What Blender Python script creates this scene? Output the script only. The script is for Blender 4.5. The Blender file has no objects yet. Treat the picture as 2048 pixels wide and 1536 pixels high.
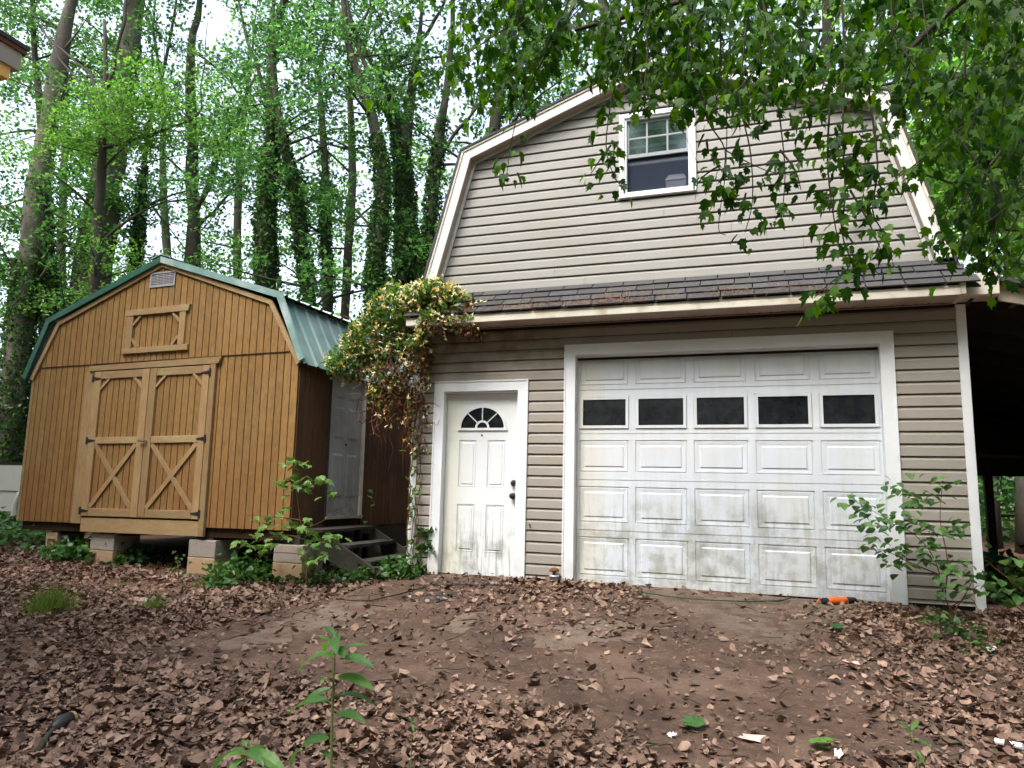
import bpy, math, random
import numpy as np
from mathutils import Vector, Matrix, noise as mnoise
random.seed(7); RNG=np.random.default_rng(7)
scene=bpy.context.scene; C=scene.collection
# ------------------------------------------------------------------ camera
F_PX,YAW,PITCH,ROLL=1438.755,-0.332696,0.147567,0.024118
CAM=np.array([1.956254,-7.402735,1.195847])
_f=np.array([math.sin(YAW)*math.cos(PITCH),math.cos(YAW)*math.cos(PITCH),math.sin(PITCH)])
_r0=np.array([math.cos(YAW),-math.sin(YAW),0.0]); _u0=np.cross(_r0,_f)
_r=_r0*math.cos(ROLL)+_u0*math.sin(ROLL); _u=-_r0*math.sin(ROLL)+_u0*math.cos(ROLL)
cd=bpy.data.cameras.new('camera'); cam=bpy.data.objects.new('camera',cd); C.objects.link(cam)
cd.sensor_fit='HORIZONTAL'; cd.sensor_width=36; cd.lens=F_PX/2048*36; cd.clip_start=0.05; cd.clip_end=500
cam.matrix_world=Matrix(((_r[0],_u[0],-_f[0],CAM[0]),(_r[1],_u[1],-_f[1],CAM[1]),(_r[2],_u[2],-_f[2],CAM[2]),(0,0,0,1)))
scene.camera=cam
# ------------------------------------------------------------------ light
world=bpy.data.worlds.new('World'); scene.world=world; world.use_nodes=True
wn=world.node_tree.nodes; wl=world.node_tree.links
SUN_EL,SUN_AZ=math.radians(56),math.radians(205)     # azimuth clockwise from +Y
sky=wn.new('ShaderNodeTexSky'); sky.sky_type='NISHITA'; sky.sun_disc=False; sky.sun_elevation=SUN_EL; sky.sun_rotation=SUN_AZ
sky.dust_density=5.0; sky.air_density=1.0
hs=wn.new('ShaderNodeHueSaturation'); hs.inputs['Saturation'].default_value=0.6
wl.new(sky.outputs[0],hs.inputs['Color']); wl.new(hs.outputs[0],wn['Background'].inputs[0]); wn['Background'].inputs[1].default_value=0.15
sd=bpy.data.lights.new('sun','SUN'); sd.energy=.6; sd.angle=math.radians(22); sd.color=(1,.975,.94)
so=bpy.data.objects.new('sun',sd); C.objects.link(so)
so.rotation_euler=Vector((math.sin(SUN_AZ)*math.cos(SUN_EL),math.cos(SUN_AZ)*math.cos(SUN_EL),math.sin(SUN_EL))).to_track_quat('Z','Y').to_euler()
vs=scene.view_settings; vs.view_transform='Standard'; vs.look='None'; vs.gamma=1; vs.use_curve_mapping=False; vs.exposure=1.95
scene.display_settings.display_device='sRGB'
scene.cycles.max_bounces=7; scene.cycles.transparent_max_bounces=8

# ------------------------------------------------------------------ helpers
def at(px,py,Y):
    """world point seen at a photo pixel, on the upright plane y=Y"""
    d=_f+_r*(px-1024)/F_PX-_u*(py-768)/F_PX
    return CAM+d*((Y-CAM[1])/d[1])
def sm(a,b,x):
    t=min(1,max(0,(x-a)/(b-a))); return t*t*(3-2*t)
def ground(x,y):
    z=0.27+0.082*max(-6.5,min(0,y))
    z-=0.12*math.exp(-((x+4.1)/2.1)**2-((y+.75)/1.15)**2)+.035*sm(1.2,3.4,x)*sm(-2,-.6,y)
    z+=0.05*sm(-5.5,-7.5,x)+0.02*max(0,y-6)
    if y<-.35: z-=0.0
    z+=0.03*mnoise.noise(Vector((x*.5,y*.5,3)))*sm(0,-1.2,y) if y<0 else 0
    return z
def at_ground(px,py):
    d=_f+_r*(px-1024)/F_PX-_u*(py-768)/F_PX
    t=1.0
    for i in range(4000):
        P=CAM+d*t
        if P[2]<=ground(P[0],P[1]): break
        t+=0.01
    return np.array([P[0],P[1],ground(P[0],P[1])])
def props(o,label=None,cat=None,group=None,kind=None):
    if label: o['label']=label
    if cat: o['category']=cat
    if group: o['group']=group
    if kind: o['kind']=kind
    return o
def thing(name,label,cat,loc=(0,0,0),group=None,rot=(0,0,0)):
    o=bpy.data.objects.new(name,None); C.objects.link(o); o.location=loc; o.rotation_euler=rot
    o.empty_display_size=.2
    return props(o,label,cat,group)
def link(name,me,parent=None,loc=None):
    """world-coordinate mesh parented to an unrotated Empty keeps its world place"""
    o=bpy.data.objects.new(name,me); C.objects.link(o)
    if parent is not None:
        o.parent=parent
        if loc is None: pass
    if loc is not None: o.location=loc
    return o
class MB:
    def __init__(s,off=(0,0,0)): s.v=[];s.f=[];s.off=off
    def poly(s,pts):
        n=len(s.v); s.v.extend(pts); s.f.append(tuple(range(n,n+len(pts))))
    def quad(s,a,b,c,d): s.poly([a,b,c,d])
    def hexa(s,p):   # 8 points: bottom 4 (ccw), top 4
        n=len(s.v); s.v.extend(p)
        for f in ((0,3,2,1),(4,5,6,7),(0,1,5,4),(1,2,6,5),(2,3,7,6),(3,0,4,7)): s.f.append(tuple(n+i for i in f))
    def box(s,x0,x1,y0,y1,z0,z1,bev=0):
        if bev<=0:
            s.hexa([(x0,y0,z0),(x1,y0,z0),(x1,y1,z0),(x0,y1,z0),(x0,y0,z1),(x1,y0,z1),(x1,y1,z1),(x0,y1,z1)]); return
        b=bev   # front (y0) edges chamfered
        n=len(s.v)
        s.v.extend([(x0,y1,z0),(x1,y1,z0),(x1,y1,z1),(x0,y1,z1),(x0,y0+b,z0),(x1,y0+b,z0),(x1,y0+b,z1),(x0,y0+b,z1),(x0+b,y0,z0+b),(x1-b,y0,z0+b),(x1-b,y0,z1-b),(x0+b,y0,z1-b)])
        for f in ((0,3,2,1),(0,1,5,4),(1,2,6,5),(2,3,7,6),(3,0,4,7),(4,5,9,8),(5,6,10,9),(6,7,11,10),(7,4,8,11),(8,9,10,11)): s.f.append(tuple(n+i for i in f))
    def bar(s,a,b,w,h,up=(0,0,1)):
        """rectangular bar from a to b; w across, h along up"""
        a=Vector(a);b=Vector(b);d=(b-a).normalized();up=Vector(up);sd_=d.cross(up).normalized()*w/2;uu=sd_.cross(d).normalized()*h/2
        s.hexa([tuple(q) for q in (a-sd_-uu,a+sd_-uu,b+sd_-uu,b-sd_-uu,a-sd_+uu,a+sd_+uu,b+sd_+uu,b-sd_+uu)])
    def tube(s,pts,rad,n=6,cap=True):
        pts=[Vector(p) for p in pts]; rings=[]; ref=None
        for i,p in enumerate(pts):
            d=(pts[min(i+1,len(pts)-1)]-pts[max(i-1,0)])
            d=d.normalized() if d.length>1e-9 else Vector((0,0,1))
            if ref is None: ref=Vector((1,0,0)) if abs(d.x)<.8 else Vector((0,1,0))
            a=(ref-d*ref.dot(d)).normalized(); b=d.cross(a); ref=a
            r=rad[i] if hasattr(rad,'__len__') else rad
            base=len(s.v); rings.append(base)
            for k in range(n):
                t=2*math.pi*k/n; q=p+a*(math.cos(t)*r)+b*(math.sin(t)*r); s.v.append(tuple(q))
        for i in range(len(rings)-1):
            for k in range(n):
                k2=(k+1)%n; s.f.append((rings[i]+k,rings[i]+k2,rings[i+1]+k2,rings[i+1]+k))
        if cap:
            s.f.append(tuple(rings[0]+k for k in reversed(range(n)))); s.f.append(tuple(rings[-1]+k for k in range(n)))
    def prism(s,poly,y0,y1):
        """polygon in (x,z), extruded y0..y1 (front y0)"""
        n=len(poly); b=len(s.v)
        s.v.extend([(x,y0,z) for x,z in poly]+[(x,y1,z) for x,z in poly])
        s.f.append(tuple(b+i for i in range(n))); s.f.append(tuple(b+n+i for i in reversed(range(n))))
        for i in range(n):
            j=(i+1)%n; s.f.append((b+j,b+i,b+n+i,b+n+j))
    def mesh(s,name,mat,smooth=False):
        me=bpy.data.meshes.new(name); o=s.off
        me.from_pydata([(p[0]-o[0],p[1]-o[1],p[2]-o[2]) for p in s.v],[],s.f)
        for m in (mat if isinstance(mat,(list,tuple)) else [mat]): me.materials.append(m)
        if smooth: me.polygons.foreach_set('use_smooth',[True]*len(me.polygons))
        me.update(); return me
    def build(s,name,mat,parent=None,smooth=False,label=None,kind=None):
        o=link(name,s.mesh(name,mat,smooth),parent)
        if label: o['label']=label
        if kind: o['kind']=kind
        return o
def fix_norm(me):
    import bmesh
    bm=bmesh.new(); bm.from_mesh(me); bmesh.ops.recalc_face_normals(bm,faces=bm.faces); bm.to_mesh(me); bm.free()
# numpy stamping of small templates ---------------------------------
def stamp_mesh(name,jobs,mat,smooth=False):
    """jobs: list of (template verts (n,3), tris (m,3), rot (N,3,3), pos (N,3))"""
    V=[];T=[];off=0
    for tv,tf,R,P in jobs:
        if len(P)==0: continue
        tv=np.asarray(tv,float); tf=np.asarray(tf,int)
        v=np.einsum('nij,kj->nki',R,tv)+P[:,None,:]
        N,n=v.shape[:2]
        t=tf[None]+(np.arange(N)*n)[:,None,None]+off
        V.append(v.reshape(-1,3)); T.append(t.reshape(-1,3)); off+=N*n
    V=np.concatenate(V); T=np.concatenate(T)
    me=bpy.data.meshes.new(name); me.vertices.add(len(V)); me.vertices.foreach_set('co',V.astype(np.float32).ravel())
    me.loops.add(T.size); me.loops.foreach_set('vertex_index',T.astype(np.int32).ravel())
    me.polygons.add(len(T)); me.polygons.foreach_set('loop_start',np.arange(0,T.size,3,dtype=np.int32)); me.polygons.foreach_set('loop_total',np.full(len(T),3,dtype=np.int32))
    me.materials.append(mat); me.update(calc_edges=True)
    if smooth: me.polygons.foreach_set('use_smooth',np.ones(len(T),bool))
    return me
def rots(N,tilt=1.0,rng=RNG,scale=(.8,1.2)):
    """random heading, random tilt (radians sigma), scale"""
    h=rng.uniform(0,2*math.pi,N); a=rng.normal(0,tilt,N); b=rng.normal(0,tilt,N); s=rng.uniform(scale[0],scale[1],N)
    ch,sh=np.cos(h),np.sin(h); ca,sa=np.cos(a),np.sin(a); cb,sb=np.cos(b),np.sin(b); z=np.zeros(N); o=np.ones(N)
    Rz=np.stack([np.stack([ch,-sh,z],-1),np.stack([sh,ch,z],-1),np.stack([z,z,o],-1)],1)
    Rx=np.stack([np.stack([o,z,z],-1),np.stack([z,ca,-sa],-1),np.stack([z,sa,ca],-1)],1)
    Ry=np.stack([np.stack([cb,z,sb],-1),np.stack([z,o,z],-1),np.stack([-sb,z,cb],-1)],1)
    return np.einsum('nij,njk,nkl->nil',Rz,Rx,Ry)*s[:,None,None]
# leaf templates, base at origin, tip along +y, unit length
LEAF=(np.array([[0,0,0],[.3,.45,.09],[0,1,-.03],[-.3,.45,.09]]),np.array([[0,1,2],[0,2,3]]))
def fan(outline,cz=0.0,center=(0,.45)):
    v=[(center[0],center[1],cz)]+[tuple(p) for p in outline]; n=len(outline)
    return np.array(v,float),np.array([[0,1+i,1+(i+1)%n] for i in range(n)])
_MAPLE0=fan([(0,0,0),(.22,-.02,.05),(.34,.12,.07),(.5,.34,.02),(.3,.42,.06),(.4,.66,.0),(.16,.64,.05),(0,1.0,-.06),(-.16,.64,.05),(-.4,.66,0),(-.3,.42,.06),(-.5,.34,.02),(-.34,.12,.07),(-.22,-.02,.05)],-.02,(0,.3))
def fold(T,k,b,w=1.0):
    v=np.array(T[0]); v=v.copy(); v[:,0]*=w; v[:,2]+=k*np.abs(v[:,0])-b*v[:,1]**2; return v,T[1]
MAPLE=_MAPLE0
MAPLES=[fold(_MAPLE0,.1,.1),fold(_MAPLE0,.55,.3,.85),fold(_MAPLE0,-.3,.5,.95),fold(_MAPLE0,.9,.15,.7)]
IVY=fan([(0,.0,0),(.34,.08,.05),(.42,.34,0),(.24,.5,.05),(0,.95,-.05),(-.24,.5,.05),(-.42,.34,0),(-.34,.08,.05)],-.03,(0,.3))
OVAL=fan([(0,0,0),(.2,.22,.05),(.25,.5,.06),(.14,.82,.02),(0,1.0,-.06),(-.14,.82,.02),(-.25,.5,.06),(-.2,.22,.05)],-.03,(0,.5))
def long_leaf():
    v=[];f=[]; n=6
    for i in range(n+1):
        t=i/n; w=.155*math.sin(math.pi*(t*.92+.05))**.8*(1.15-.5*t) if i<n else 0.0
        z=.10*math.sin(t*2.2)-.16*t*t
        v+= [(-w,t,z+.25*w),(0,t,z),(w,t,z+.25*w)]
    for i in range(n):
        a=i*3
        f+= [[a,a+1,a+4],[a,a+4,a+3],[a+1,a+2,a+5],[a+1,a+5,a+4]]
    return np.array(v),np.array(f)
LONG=long_leaf()
def tmpl_mesh(name,T,mat,scale=1.0,bend=0.0):
    me=bpy.data.meshes.new(name); v=np.array(T[0])*scale
    if bend: v[:,2]-=bend*(v[:,1]/scale)**2*scale
    me.from_pydata([tuple(p) for p in v],[],[tuple(int(i) for i in t) for t in T[1]]); me.materials.append(mat); me.update(); return me

# ------------------------------------------------------------------ materials
def mat(name,base,rough=.7,var=.25,scale=6,stretch=(1,1,1),bump=.0,bscale=40,rnd=0.0,spec=.3,metal=0,second=None,sscale=2,samt=.5,sharp=(.45,.65)):
    m=bpy.data.materials.new(name); m.use_nodes=True; n=m.node_tree.nodes; l=m.node_tree.links; b=n['Principled BSDF']
    b.inputs['Roughness'].default_value=rough; b.inputs['Specular IOR Level'].default_value=spec; b.inputs['Metallic'].default_value=metal
    tc=n.new('ShaderNodeTexCoord'); mp=n.new('ShaderNodeMapping'); mp.inputs['Scale'].default_value=stretch; l.new(tc.outputs['Object'],mp.inputs[0])
    no=n.new('ShaderNodeTexNoise'); no.inputs['Scale'].default_value=scale; no.inputs['Detail'].default_value=8; no.inputs['Roughness'].default_value=.65; l.new(mp.outputs[0],no.inputs[0])
    mr=n.new('ShaderNodeMapRange'); mr.inputs[1].default_value=.25; mr.inputs[2].default_value=.75; mr.inputs[3].default_value=1-var; mr.inputs[4].default_value=1+var; l.new(no.outputs[0],mr.inputs[0])
    last=None
    col=n.new('ShaderNodeRGB'); col.outputs[0].default_value=(*base,1); out=col.outputs[0]
    if second is not None:
        n2=n.new('ShaderNodeTexNoise'); n2.inputs['Scale'].default_value=sscale; n2.inputs['Detail'].default_value=6; l.new(tc.outputs['Object'],n2.inputs[0])
        r2=n.new('ShaderNodeMapRange'); r2.inputs[1].default_value=sharp[0]; r2.inputs[2].default_value=sharp[1]; r2.inputs[4].default_value=samt; l.new(n2.outputs[0],r2.inputs[0])
        mx=n.new('ShaderNodeMix'); mx.data_type='RGBA'; l.new(r2.outputs[0],mx.inputs['Factor']); l.new(out,mx.inputs[6]); mx.inputs[7].default_value=(*second,1); out=mx.outputs[2]
    if rnd:
        oi=n.new('ShaderNodeObjectInfo'); rr=n.new('ShaderNodeMapRange'); rr.inputs[3].default_value=1-rnd; rr.inputs[4].default_value=1+rnd; l.new(oi.outputs['Random'],rr.inputs[0])
        mu=n.new('ShaderNodeMath'); mu.operation='MULTIPLY'; l.new(mr.outputs[0],mu.inputs[0]); l.new(rr.outputs[0],mu.inputs[1]); fac=mu.outputs[0]
    else: fac=mr.outputs[0]
    hv=n.new('ShaderNodeHueSaturation'); l.new(out,hv.inputs['Color']); l.new(fac,hv.inputs['Value']); l.new(hv.outputs[0],b.inputs['Base Color'])
    m['_out']=0
    if bump:
        nb=n.new('ShaderNodeTexNoise'); nb.inputs['Scale'].default_value=bscale; nb.inputs['Detail'].default_value=6; l.new(mp.outputs[0],nb.inputs[0])
        bp=n.new('ShaderNodeBump'); bp.inputs['Strength'].default_value=bump; bp.inputs['Distance'].default_value=.01; l.new(nb.outputs[0],bp.inputs['Height']); l.new(bp.outputs[0],b.inputs['Normal'])
    return m
def add_stain(m,color,zr,nscale=3,amt=.8,thr=(.45,.62),xr=None,invert=False,axis='Z',det=8,st=None):
    """mix a stain over the base colour where noise is high, between heights zr=(full,none) in object space"""
    n=m.node_tree.nodes; l=m.node_tree.links; b=n['Principled BSDF']; src=b.inputs['Base Color'].links[0].from_socket
    tc=n.new('ShaderNodeTexCoord'); sx=n.new('ShaderNodeSeparateXYZ'); l.new(tc.outputs['Object'],sx.inputs[0])
    r=n.new('ShaderNodeMapRange'); r.inputs[1].default_value=zr[0]; r.inputs[2].default_value=zr[1]; r.inputs[3].default_value=1; r.inputs[4].default_value=0; l.new(sx.outputs[axis],r.inputs[0])
    no=n.new('ShaderNodeTexNoise'); no.inputs['Scale'].default_value=nscale; no.inputs['Detail'].default_value=det; no.inputs['Roughness'].default_value=.62; mp=n.new('ShaderNodeMapping'); mp.inputs['Scale'].default_value=st or (1,1,1); l.new(tc.outputs['Object'],mp.inputs[0]); l.new(mp.outputs[0],no.inputs[0])
    q=n.new('ShaderNodeMapRange'); q.inputs[1].default_value=thr[0]; q.inputs[2].default_value=thr[1]; q.inputs[4].default_value=amt; l.new(no.outputs[0],q.inputs[0])
    mu=n.new('ShaderNodeMath'); mu.operation='MULTIPLY'; l.new(r.outputs[0],mu.inputs[0]); l.new(q.outputs[0],mu.inputs[1]); fac=mu.outputs[0]
    if xr:
        r3=n.new('ShaderNodeMapRange'); r3.inputs[1].default_value=xr[0]; r3.inputs[2].default_value=xr[1]; r3.inputs[3].default_value=1; r3.inputs[4].default_value=0; l.new(sx.outputs['X'],r3.inputs[0])
        m3=n.new('ShaderNodeMath'); m3.operation='MULTIPLY'; l.new(fac,m3.inputs[0]); l.new(r3.outputs[0],m3.inputs[1]); fac=m3.outputs[0]
    mx=n.new('ShaderNodeMix'); mx.data_type='RGBA'; l.new(fac,mx.inputs['Factor']); l.new(src,mx.inputs[6]); mx.inputs[7].default_value=(*color,1)
    l.new(mx.outputs[2],b.inputs['Base Color']); return m
def leaf_mat(name,c1,c2,trans=.5,rough=.5,perobj=False,spec=.35,c3=None,clump=True):
    m=bpy.data.materials.new(name); m.use_nodes=True; n=m.node_tree.nodes; l=m.node_tree.links; b=n['Principled BSDF']
    b.inputs['Roughness'].default_value=rough; b.inputs['Specular IOR Level'].default_value=spec
    if perobj: src=n.new('ShaderNodeObjectInfo').outputs['Random']
    else: src=n.new('ShaderNodeNewGeometry').outputs['Random Per Island']
    cr=n.new('ShaderNodeValToRGB'); cr.color_ramp.elements[0].color=(*c1,1); cr.color_ramp.elements[1].color=(*c2,1)
    if c3: e=cr.color_ramp.elements.new(.5); e.color=(*c3,1)
    l.new(src,cr.inputs[0])
    tc=n.new('ShaderNodeTexCoord'); no=n.new('ShaderNodeTexNoise'); no.inputs['Scale'].default_value=.55; no.inputs['Detail'].default_value=2; l.new(tc.outputs['Object'],no.inputs[0])
    mr=n.new('ShaderNodeMapRange'); mr.inputs[1].default_value=.3; mr.inputs[2].default_value=.7; mr.inputs[3].default_value=.68; mr.inputs[4].default_value=1.38; l.new(no.outputs[0],mr.inputs[0])
    hv=n.new('ShaderNodeHueSaturation'); l.new(cr.outputs[0],hv.inputs['Color'])
    if clump: l.new(mr.outputs[0],hv.inputs['Value'])
    cr=hv; l.new(hv.outputs[0],b.inputs['Base Color'])
    if trans>0:
        t=n.new('ShaderNodeBsdfTranslucent'); g=n.new('ShaderNodeHueSaturation'); g.inputs['Saturation'].default_value=1.12; g.inputs['Value'].default_value=1.7; g.inputs['Hue'].default_value=.49; l.new(cr.outputs[0],g.inputs['Color']); l.new(g.outputs[0],t.inputs[0])
        mx=n.new('ShaderNodeMixShader'); mx.inputs[0].default_value=trans; l.new(b.outputs[0],mx.inputs[1]); l.new(t.outputs[0],mx.inputs[2]); l.new(mx.outputs[0],n['Material Output'].inputs[0])
    return m
M={}
M['siding']=mat('vinyl_siding',(.295,.275,.242),.55,.07,1.6,(1,1,3),bump=.05,bscale=60,rnd=.03,second=(.28,.26,.215),sscale=1.2,samt=.5)
add_stain(M['siding'],(.15,.09,.045),(2.95,2.2),5,.85,(.42,.62),xr=(-.6,.6))     # brown water marks under the vine
add_stain(M['siding'],(.19,.18,.14),(5.2,3.3),2.3,.0,(.5,.7))
M['siding_up']=mat('gable_siding',(.28,.275,.258),.55,.07,1.6,(1,1,3),bump=.05,bscale=60,rnd=.03,second=(.25,.235,.19),sscale=.9,samt=.6,sharp=(.50,.70))
M['white']=mat('white_vinyl_trim',(.72,.76,.80),.45,.04,3,bump=.03,second=(.64,.65,.62),sscale=2.5,samt=.45)
add_stain(M['white'],(.40,.34,.24),(.2,.6),6,.6,(.4,.6))
M['cream']=mat('cream_fascia',(.60,.58,.50),.5,.08,3,(1,1,1),second=(.36,.27,.16),sscale=5,samt=.6,sharp=(.5,.7))
M['rake']=mat('rake_trim',(.62,.64,.64),.5,.06,2,second=(.50,.48,.42),sscale=3,samt=.5)
M['soffit']=mat('soffit_vinyl',(.42,.36,.29),.6,.1,3,second=(.2,.13,.08),sscale=3,samt=.5)
M['gdoor']=mat('garage_door_white',(.62,.68,.745),.4,.03,2,second=(.67,.69,.69),sscale=1.5,samt=.5)
add_stain(M['gdoor'],(.15,.155,.12),(.95,1.30),3.4,.62,(.50,.68),det=12)
add_stain(M['gdoor'],(.30,.31,.25),(.7,1.25),10,.6,(.48,.66),det=12)
add_stain(M['gdoor'],(.60,.56,.42),(.25,.5),1.5,.45,(.2,.4),axis='X')
add_stain(M['gdoor'],(.30,.31,.26),(.9,1.5),3,.42,(.50,.66),det=10,st=(9,1,.8))
add_stain(M['gdoor'],(.45,.45,.42),(2.6,2.9),2,.25,(.45,.7),det=10,st=(6,1,.5))
M['edoor']=mat('entry_door_white',(.71,.75,.78),.4,.03,2,second=(.68,.68,.64),sscale=2,samt=.4)
add_stain(M['edoor'],(.22,.22,.16),(.55,1.0),3,.6,(.5,.64),det=10,st=(10,1,.8))
add_stain(M['edoor'],(.16,.165,.11),(.40,1.05),5,.75,(.5,.68))
add_stain(M['edoor'],(.56,.55,.40),(-1.3,-1.1),1.5,.5,(.2,.4),axis='X')
M['glass']=mat('dark_glass',(.008,.010,.014),.12,.5,8,spec=.35,second=(.022,.024,.024),sscale=12,samt=.7)
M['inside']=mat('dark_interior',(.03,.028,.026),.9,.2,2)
M['shingle']=mat('asphalt_shingle',(.070,.070,.075),.95,.3,90,rnd=.14,bump=.5,bscale=200,spec=.1,second=(.085,.085,.07),sscale=3,samt=.5)
M['needle']=mat('pine_straw',(.32,.155,.065),.9,.3,10)
M['black']=mat('black_metal',(.02,.02,.022),.45,.2,10)
M['steel']=mat('steel',(.5,.5,.5),.3,.1,10,metal=1)
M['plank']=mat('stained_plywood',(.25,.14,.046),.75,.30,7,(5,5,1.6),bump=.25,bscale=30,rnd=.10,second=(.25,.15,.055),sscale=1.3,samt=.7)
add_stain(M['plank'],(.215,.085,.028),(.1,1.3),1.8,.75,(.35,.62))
M['plankd']=mat('shaded_side_plywood',(.085,.042,.018),.85,.3,7,(6,6,.7),bump=.25,bscale=30,rnd=.12,second=(.035,.022,.013),sscale=1.5,samt=.7)  # darker copy of the plywood, with the side wall's shade put into the colour
M['board']=mat('pine_trim_board',(.30,.19,.09),.7,.2,9,(3,3,.8),bump=.2,bscale=30,rnd=.14,second=(.33,.24,.12),sscale=2.2,samt=.6)
M['boardh']=mat('pine_rail_board',(.31,.20,.10),.7,.2,9,(.8,3,3),bump=.2,bscale=30,rnd=.14,second=(.32,.27,.13),sscale=2.2,samt=.6)
M['groove']=mat('plank_groove',(.030,.013,.006),.9,.2,5)
M['green']=mat('green_roof_metal',(.08,.18,.16),.42,.18,4,(1,1,1),second=(.24,.33,.31),sscale=1.6,samt=.75,spec=.5,sharp=(.4,.62))
M['green2']=mat('weathered_green_trim',(.18,.30,.28),.45,.2,5,second=(.48,.54,.53),sscale=3,samt=.7,spec=.5)
M['greend']=mat('green_edge_trim',(.03,.11,.08),.4,.15,4,second=(.06,.15,.12),sscale=2,samt=.5,spec=.5)
M['vent']=mat('aluminium_vent',(.42,.43,.47),.4,.12,30,metal=.3)
M['greydoor']=mat('grey_side_door',(.33,.345,.36),.6,.12,4,(4,4,.6),second=(.26,.26,.25),sscale=4,samt=.6)
add_stain(M['greydoor'],(.06,.06,.05),(.0,.75),9,.85,(.42,.6))
M['oldwood']=mat('weathered_wood',(.052,.046,.038),.9,.3,8,bump=.3,second=(.024,.026,.017),sscale=3,samt=.6)
M['block']=mat('concrete_block',(.34,.30,.27),.95,.14,14,bump=.4,bscale=90,second=(.30,.23,.17),sscale=2.5,samt=.7,rnd=.1)
M['dirt']=mat('red_dirt',(.115,.062,.040),.95,.35,5,bump=.6,bscale=25,second=(.17,.088,.05),sscale=.9,samt=.7)
M['conc']=mat('dirty_concrete',(.142,.108,.083),.95,.22,11,bump=.4,bscale=60,second=(.12,.082,.06),sscale=2.2,samt=.8,sharp=(.42,.62))
add_stain(M['conc'],(.035,.025,.022),(-3,-.2),1.7,.5,(.58,.70),axis='Y')
add_stain(M['conc'],(.075,.040,.026),(9,10),5,.75,(.46,.60),det=12)
add_stain(M['conc'],(.27,.22,.175),(-1.1,-.75),1.6,0,(.0,.01),axis='Y')
add_stain(M['conc'],(.20,.155,.115),(9,10),28,.5,(.58,.66))
M['bark']=mat('tree_bark',(.040,.035,.028),.95,.4,8,(2,2,.6),bump=.8,bscale=14,second=(.028,.034,.018),sscale=2,samt=.6)
M['palebark']=mat('pale_bark',(.095,.082,.068),.95,.35,8,(2,2,.6),bump=.8,bscale=14,second=(.055,.058,.036),sscale=1.5,samt=.7)
M['darkbark']=mat('dark_twig_bark',(.045,.038,.03),.9,.3,8,(2,2,.6),bump=.4)
M['leaf']=leaf_mat('woodland_leaves',(.018,.062,.016),(.095,.205,.055),.55,c3=(.045,.12,.034),spec=.12)
M['leafb']=leaf_mat('bright_woodland_leaves',(.038,.11,.024),(.145,.27,.058),.6,c3=(.08,.19,.04),spec=.12)
M['leaff']=leaf_mat('hazed_far_leaves',(.07,.145,.055),(.20,.33,.12),.6,spec=.1)  # paler green, distance haze put into the leaf colour
M['ivy']=leaf_mat('ivy_leaves',(.012,.036,.010),(.07,.15,.032),.3,.4,c3=(.028,.075,.018),spec=.2)
M['ivyb']=leaf_mat('bright_ivy_leaves',(.018,.06,.016),(.09,.20,.045),.3,.35)
M['maple']=leaf_mat('maple_leaves',(.013,.048,.007),(.082,.19,.016),.52,.5,c3=(.030,.092,.010),spec=.2)
M['maple1']=leaf_mat('maple_leaf',(.013,.048,.007),(.082,.19,.016),.52,.5,perobj=True,c3=(.030,.092,.010),spec=.2)
M['sap1']=leaf_mat('sapling_leaf',(.08,.17,.04),(.20,.34,.09),.35,.4,perobj=True)
M['shrub1']=leaf_mat('shrub_leaf',(.045,.125,.035),(.16,.30,.09),.35,.4,perobj=True)
M['poke']=leaf_mat('broad_leaf',(.045,.13,.035),(.11,.25,.04),.35,.4,perobj=True)
M['stemg']=mat('green_stem',(.13,.17,.05),.6,.15,20)
M['honey']=leaf_mat('honeysuckle_leaves',(.03,.085,.015),(.17,.27,.05),.45,.4,c3=(.075,.16,.03))
M['dead']=leaf_mat('dry_vine_leaves',(.06,.03,.015),(.19,.10,.045),.2,.8)
M['flower']=leaf_mat('honeysuckle_flowers',(.88,.86,.68),(.82,.58,.14),.3,.6,c3=(.86,.76,.38))
def mottle(m,scale=28,lo=.68,hi=1.28):
    n=m.node_tree.nodes; l=m.node_tree.links; b=n['Principled BSDF']; src=b.inputs['Base Color'].links[0].from_socket
    tc=n.new('ShaderNodeTexCoord'); no=n.new('ShaderNodeTexNoise'); no.inputs['Scale'].default_value=scale; no.inputs['Detail'].default_value=5; l.new(tc.outputs['Object'],no.inputs[0])
    mr=n.new('ShaderNodeMapRange'); mr.inputs[1].default_value=.3; mr.inputs[2].default_value=.7; mr.inputs[3].default_value=lo; mr.inputs[4].default_value=hi; l.new(no.outputs[0],mr.inputs[0]); hv=n.new('ShaderNodeHueSaturation'); l.new(src,hv.inputs['Color']); l.new(mr.outputs[0],hv.inputs['Value']); l.new(hv.outputs[0],b.inputs['Base Color']); return m
M['litter']=leaf_mat('dead_leaves',(.088,.052,.037),(.28,.19,.138),.0,.75,c3=(.168,.104,.075),spec=.3)
mottle(M['litter'])
M['block2']=mat('tan_concrete_block',(.40,.27,.16),.95,.16,14,bump=.4,bscale=90,second=(.36,.30,.25),sscale=2.5,samt=.7)
M['truck']=mat('white_truck_paint',(.62,.63,.58),.3,.06,2,second=(.45,.48,.40),sscale=2,samt=.5,spec=.5)
M['mat']=mat('dusty_rubber',(.035,.030,.027),.9,.35,12,second=(.09,.06,.045),sscale=6,samt=.7)
M['rubber']=mat('black_rubber',(.018,.018,.018),.85,.3,20)
M['orange']=mat('orange_plastic',(.75,.13,.02),.4,.1,10)
M['red']=mat('red_plastic',(.50,.06,.03),.5,.1,10)
M['paper']=mat('white_paper',(.75,.75,.72),.7,.08,20)
M['pink']=mat('pinkish_paper',(.60,.42,.38),.7,.15,20)
M['bin']=mat('clear_plastic_bin',(.17,.185,.20),.35,.05,3)
M['hose']=mat('green_hose',(.03,.07,.04),.5,.1,10)
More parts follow.
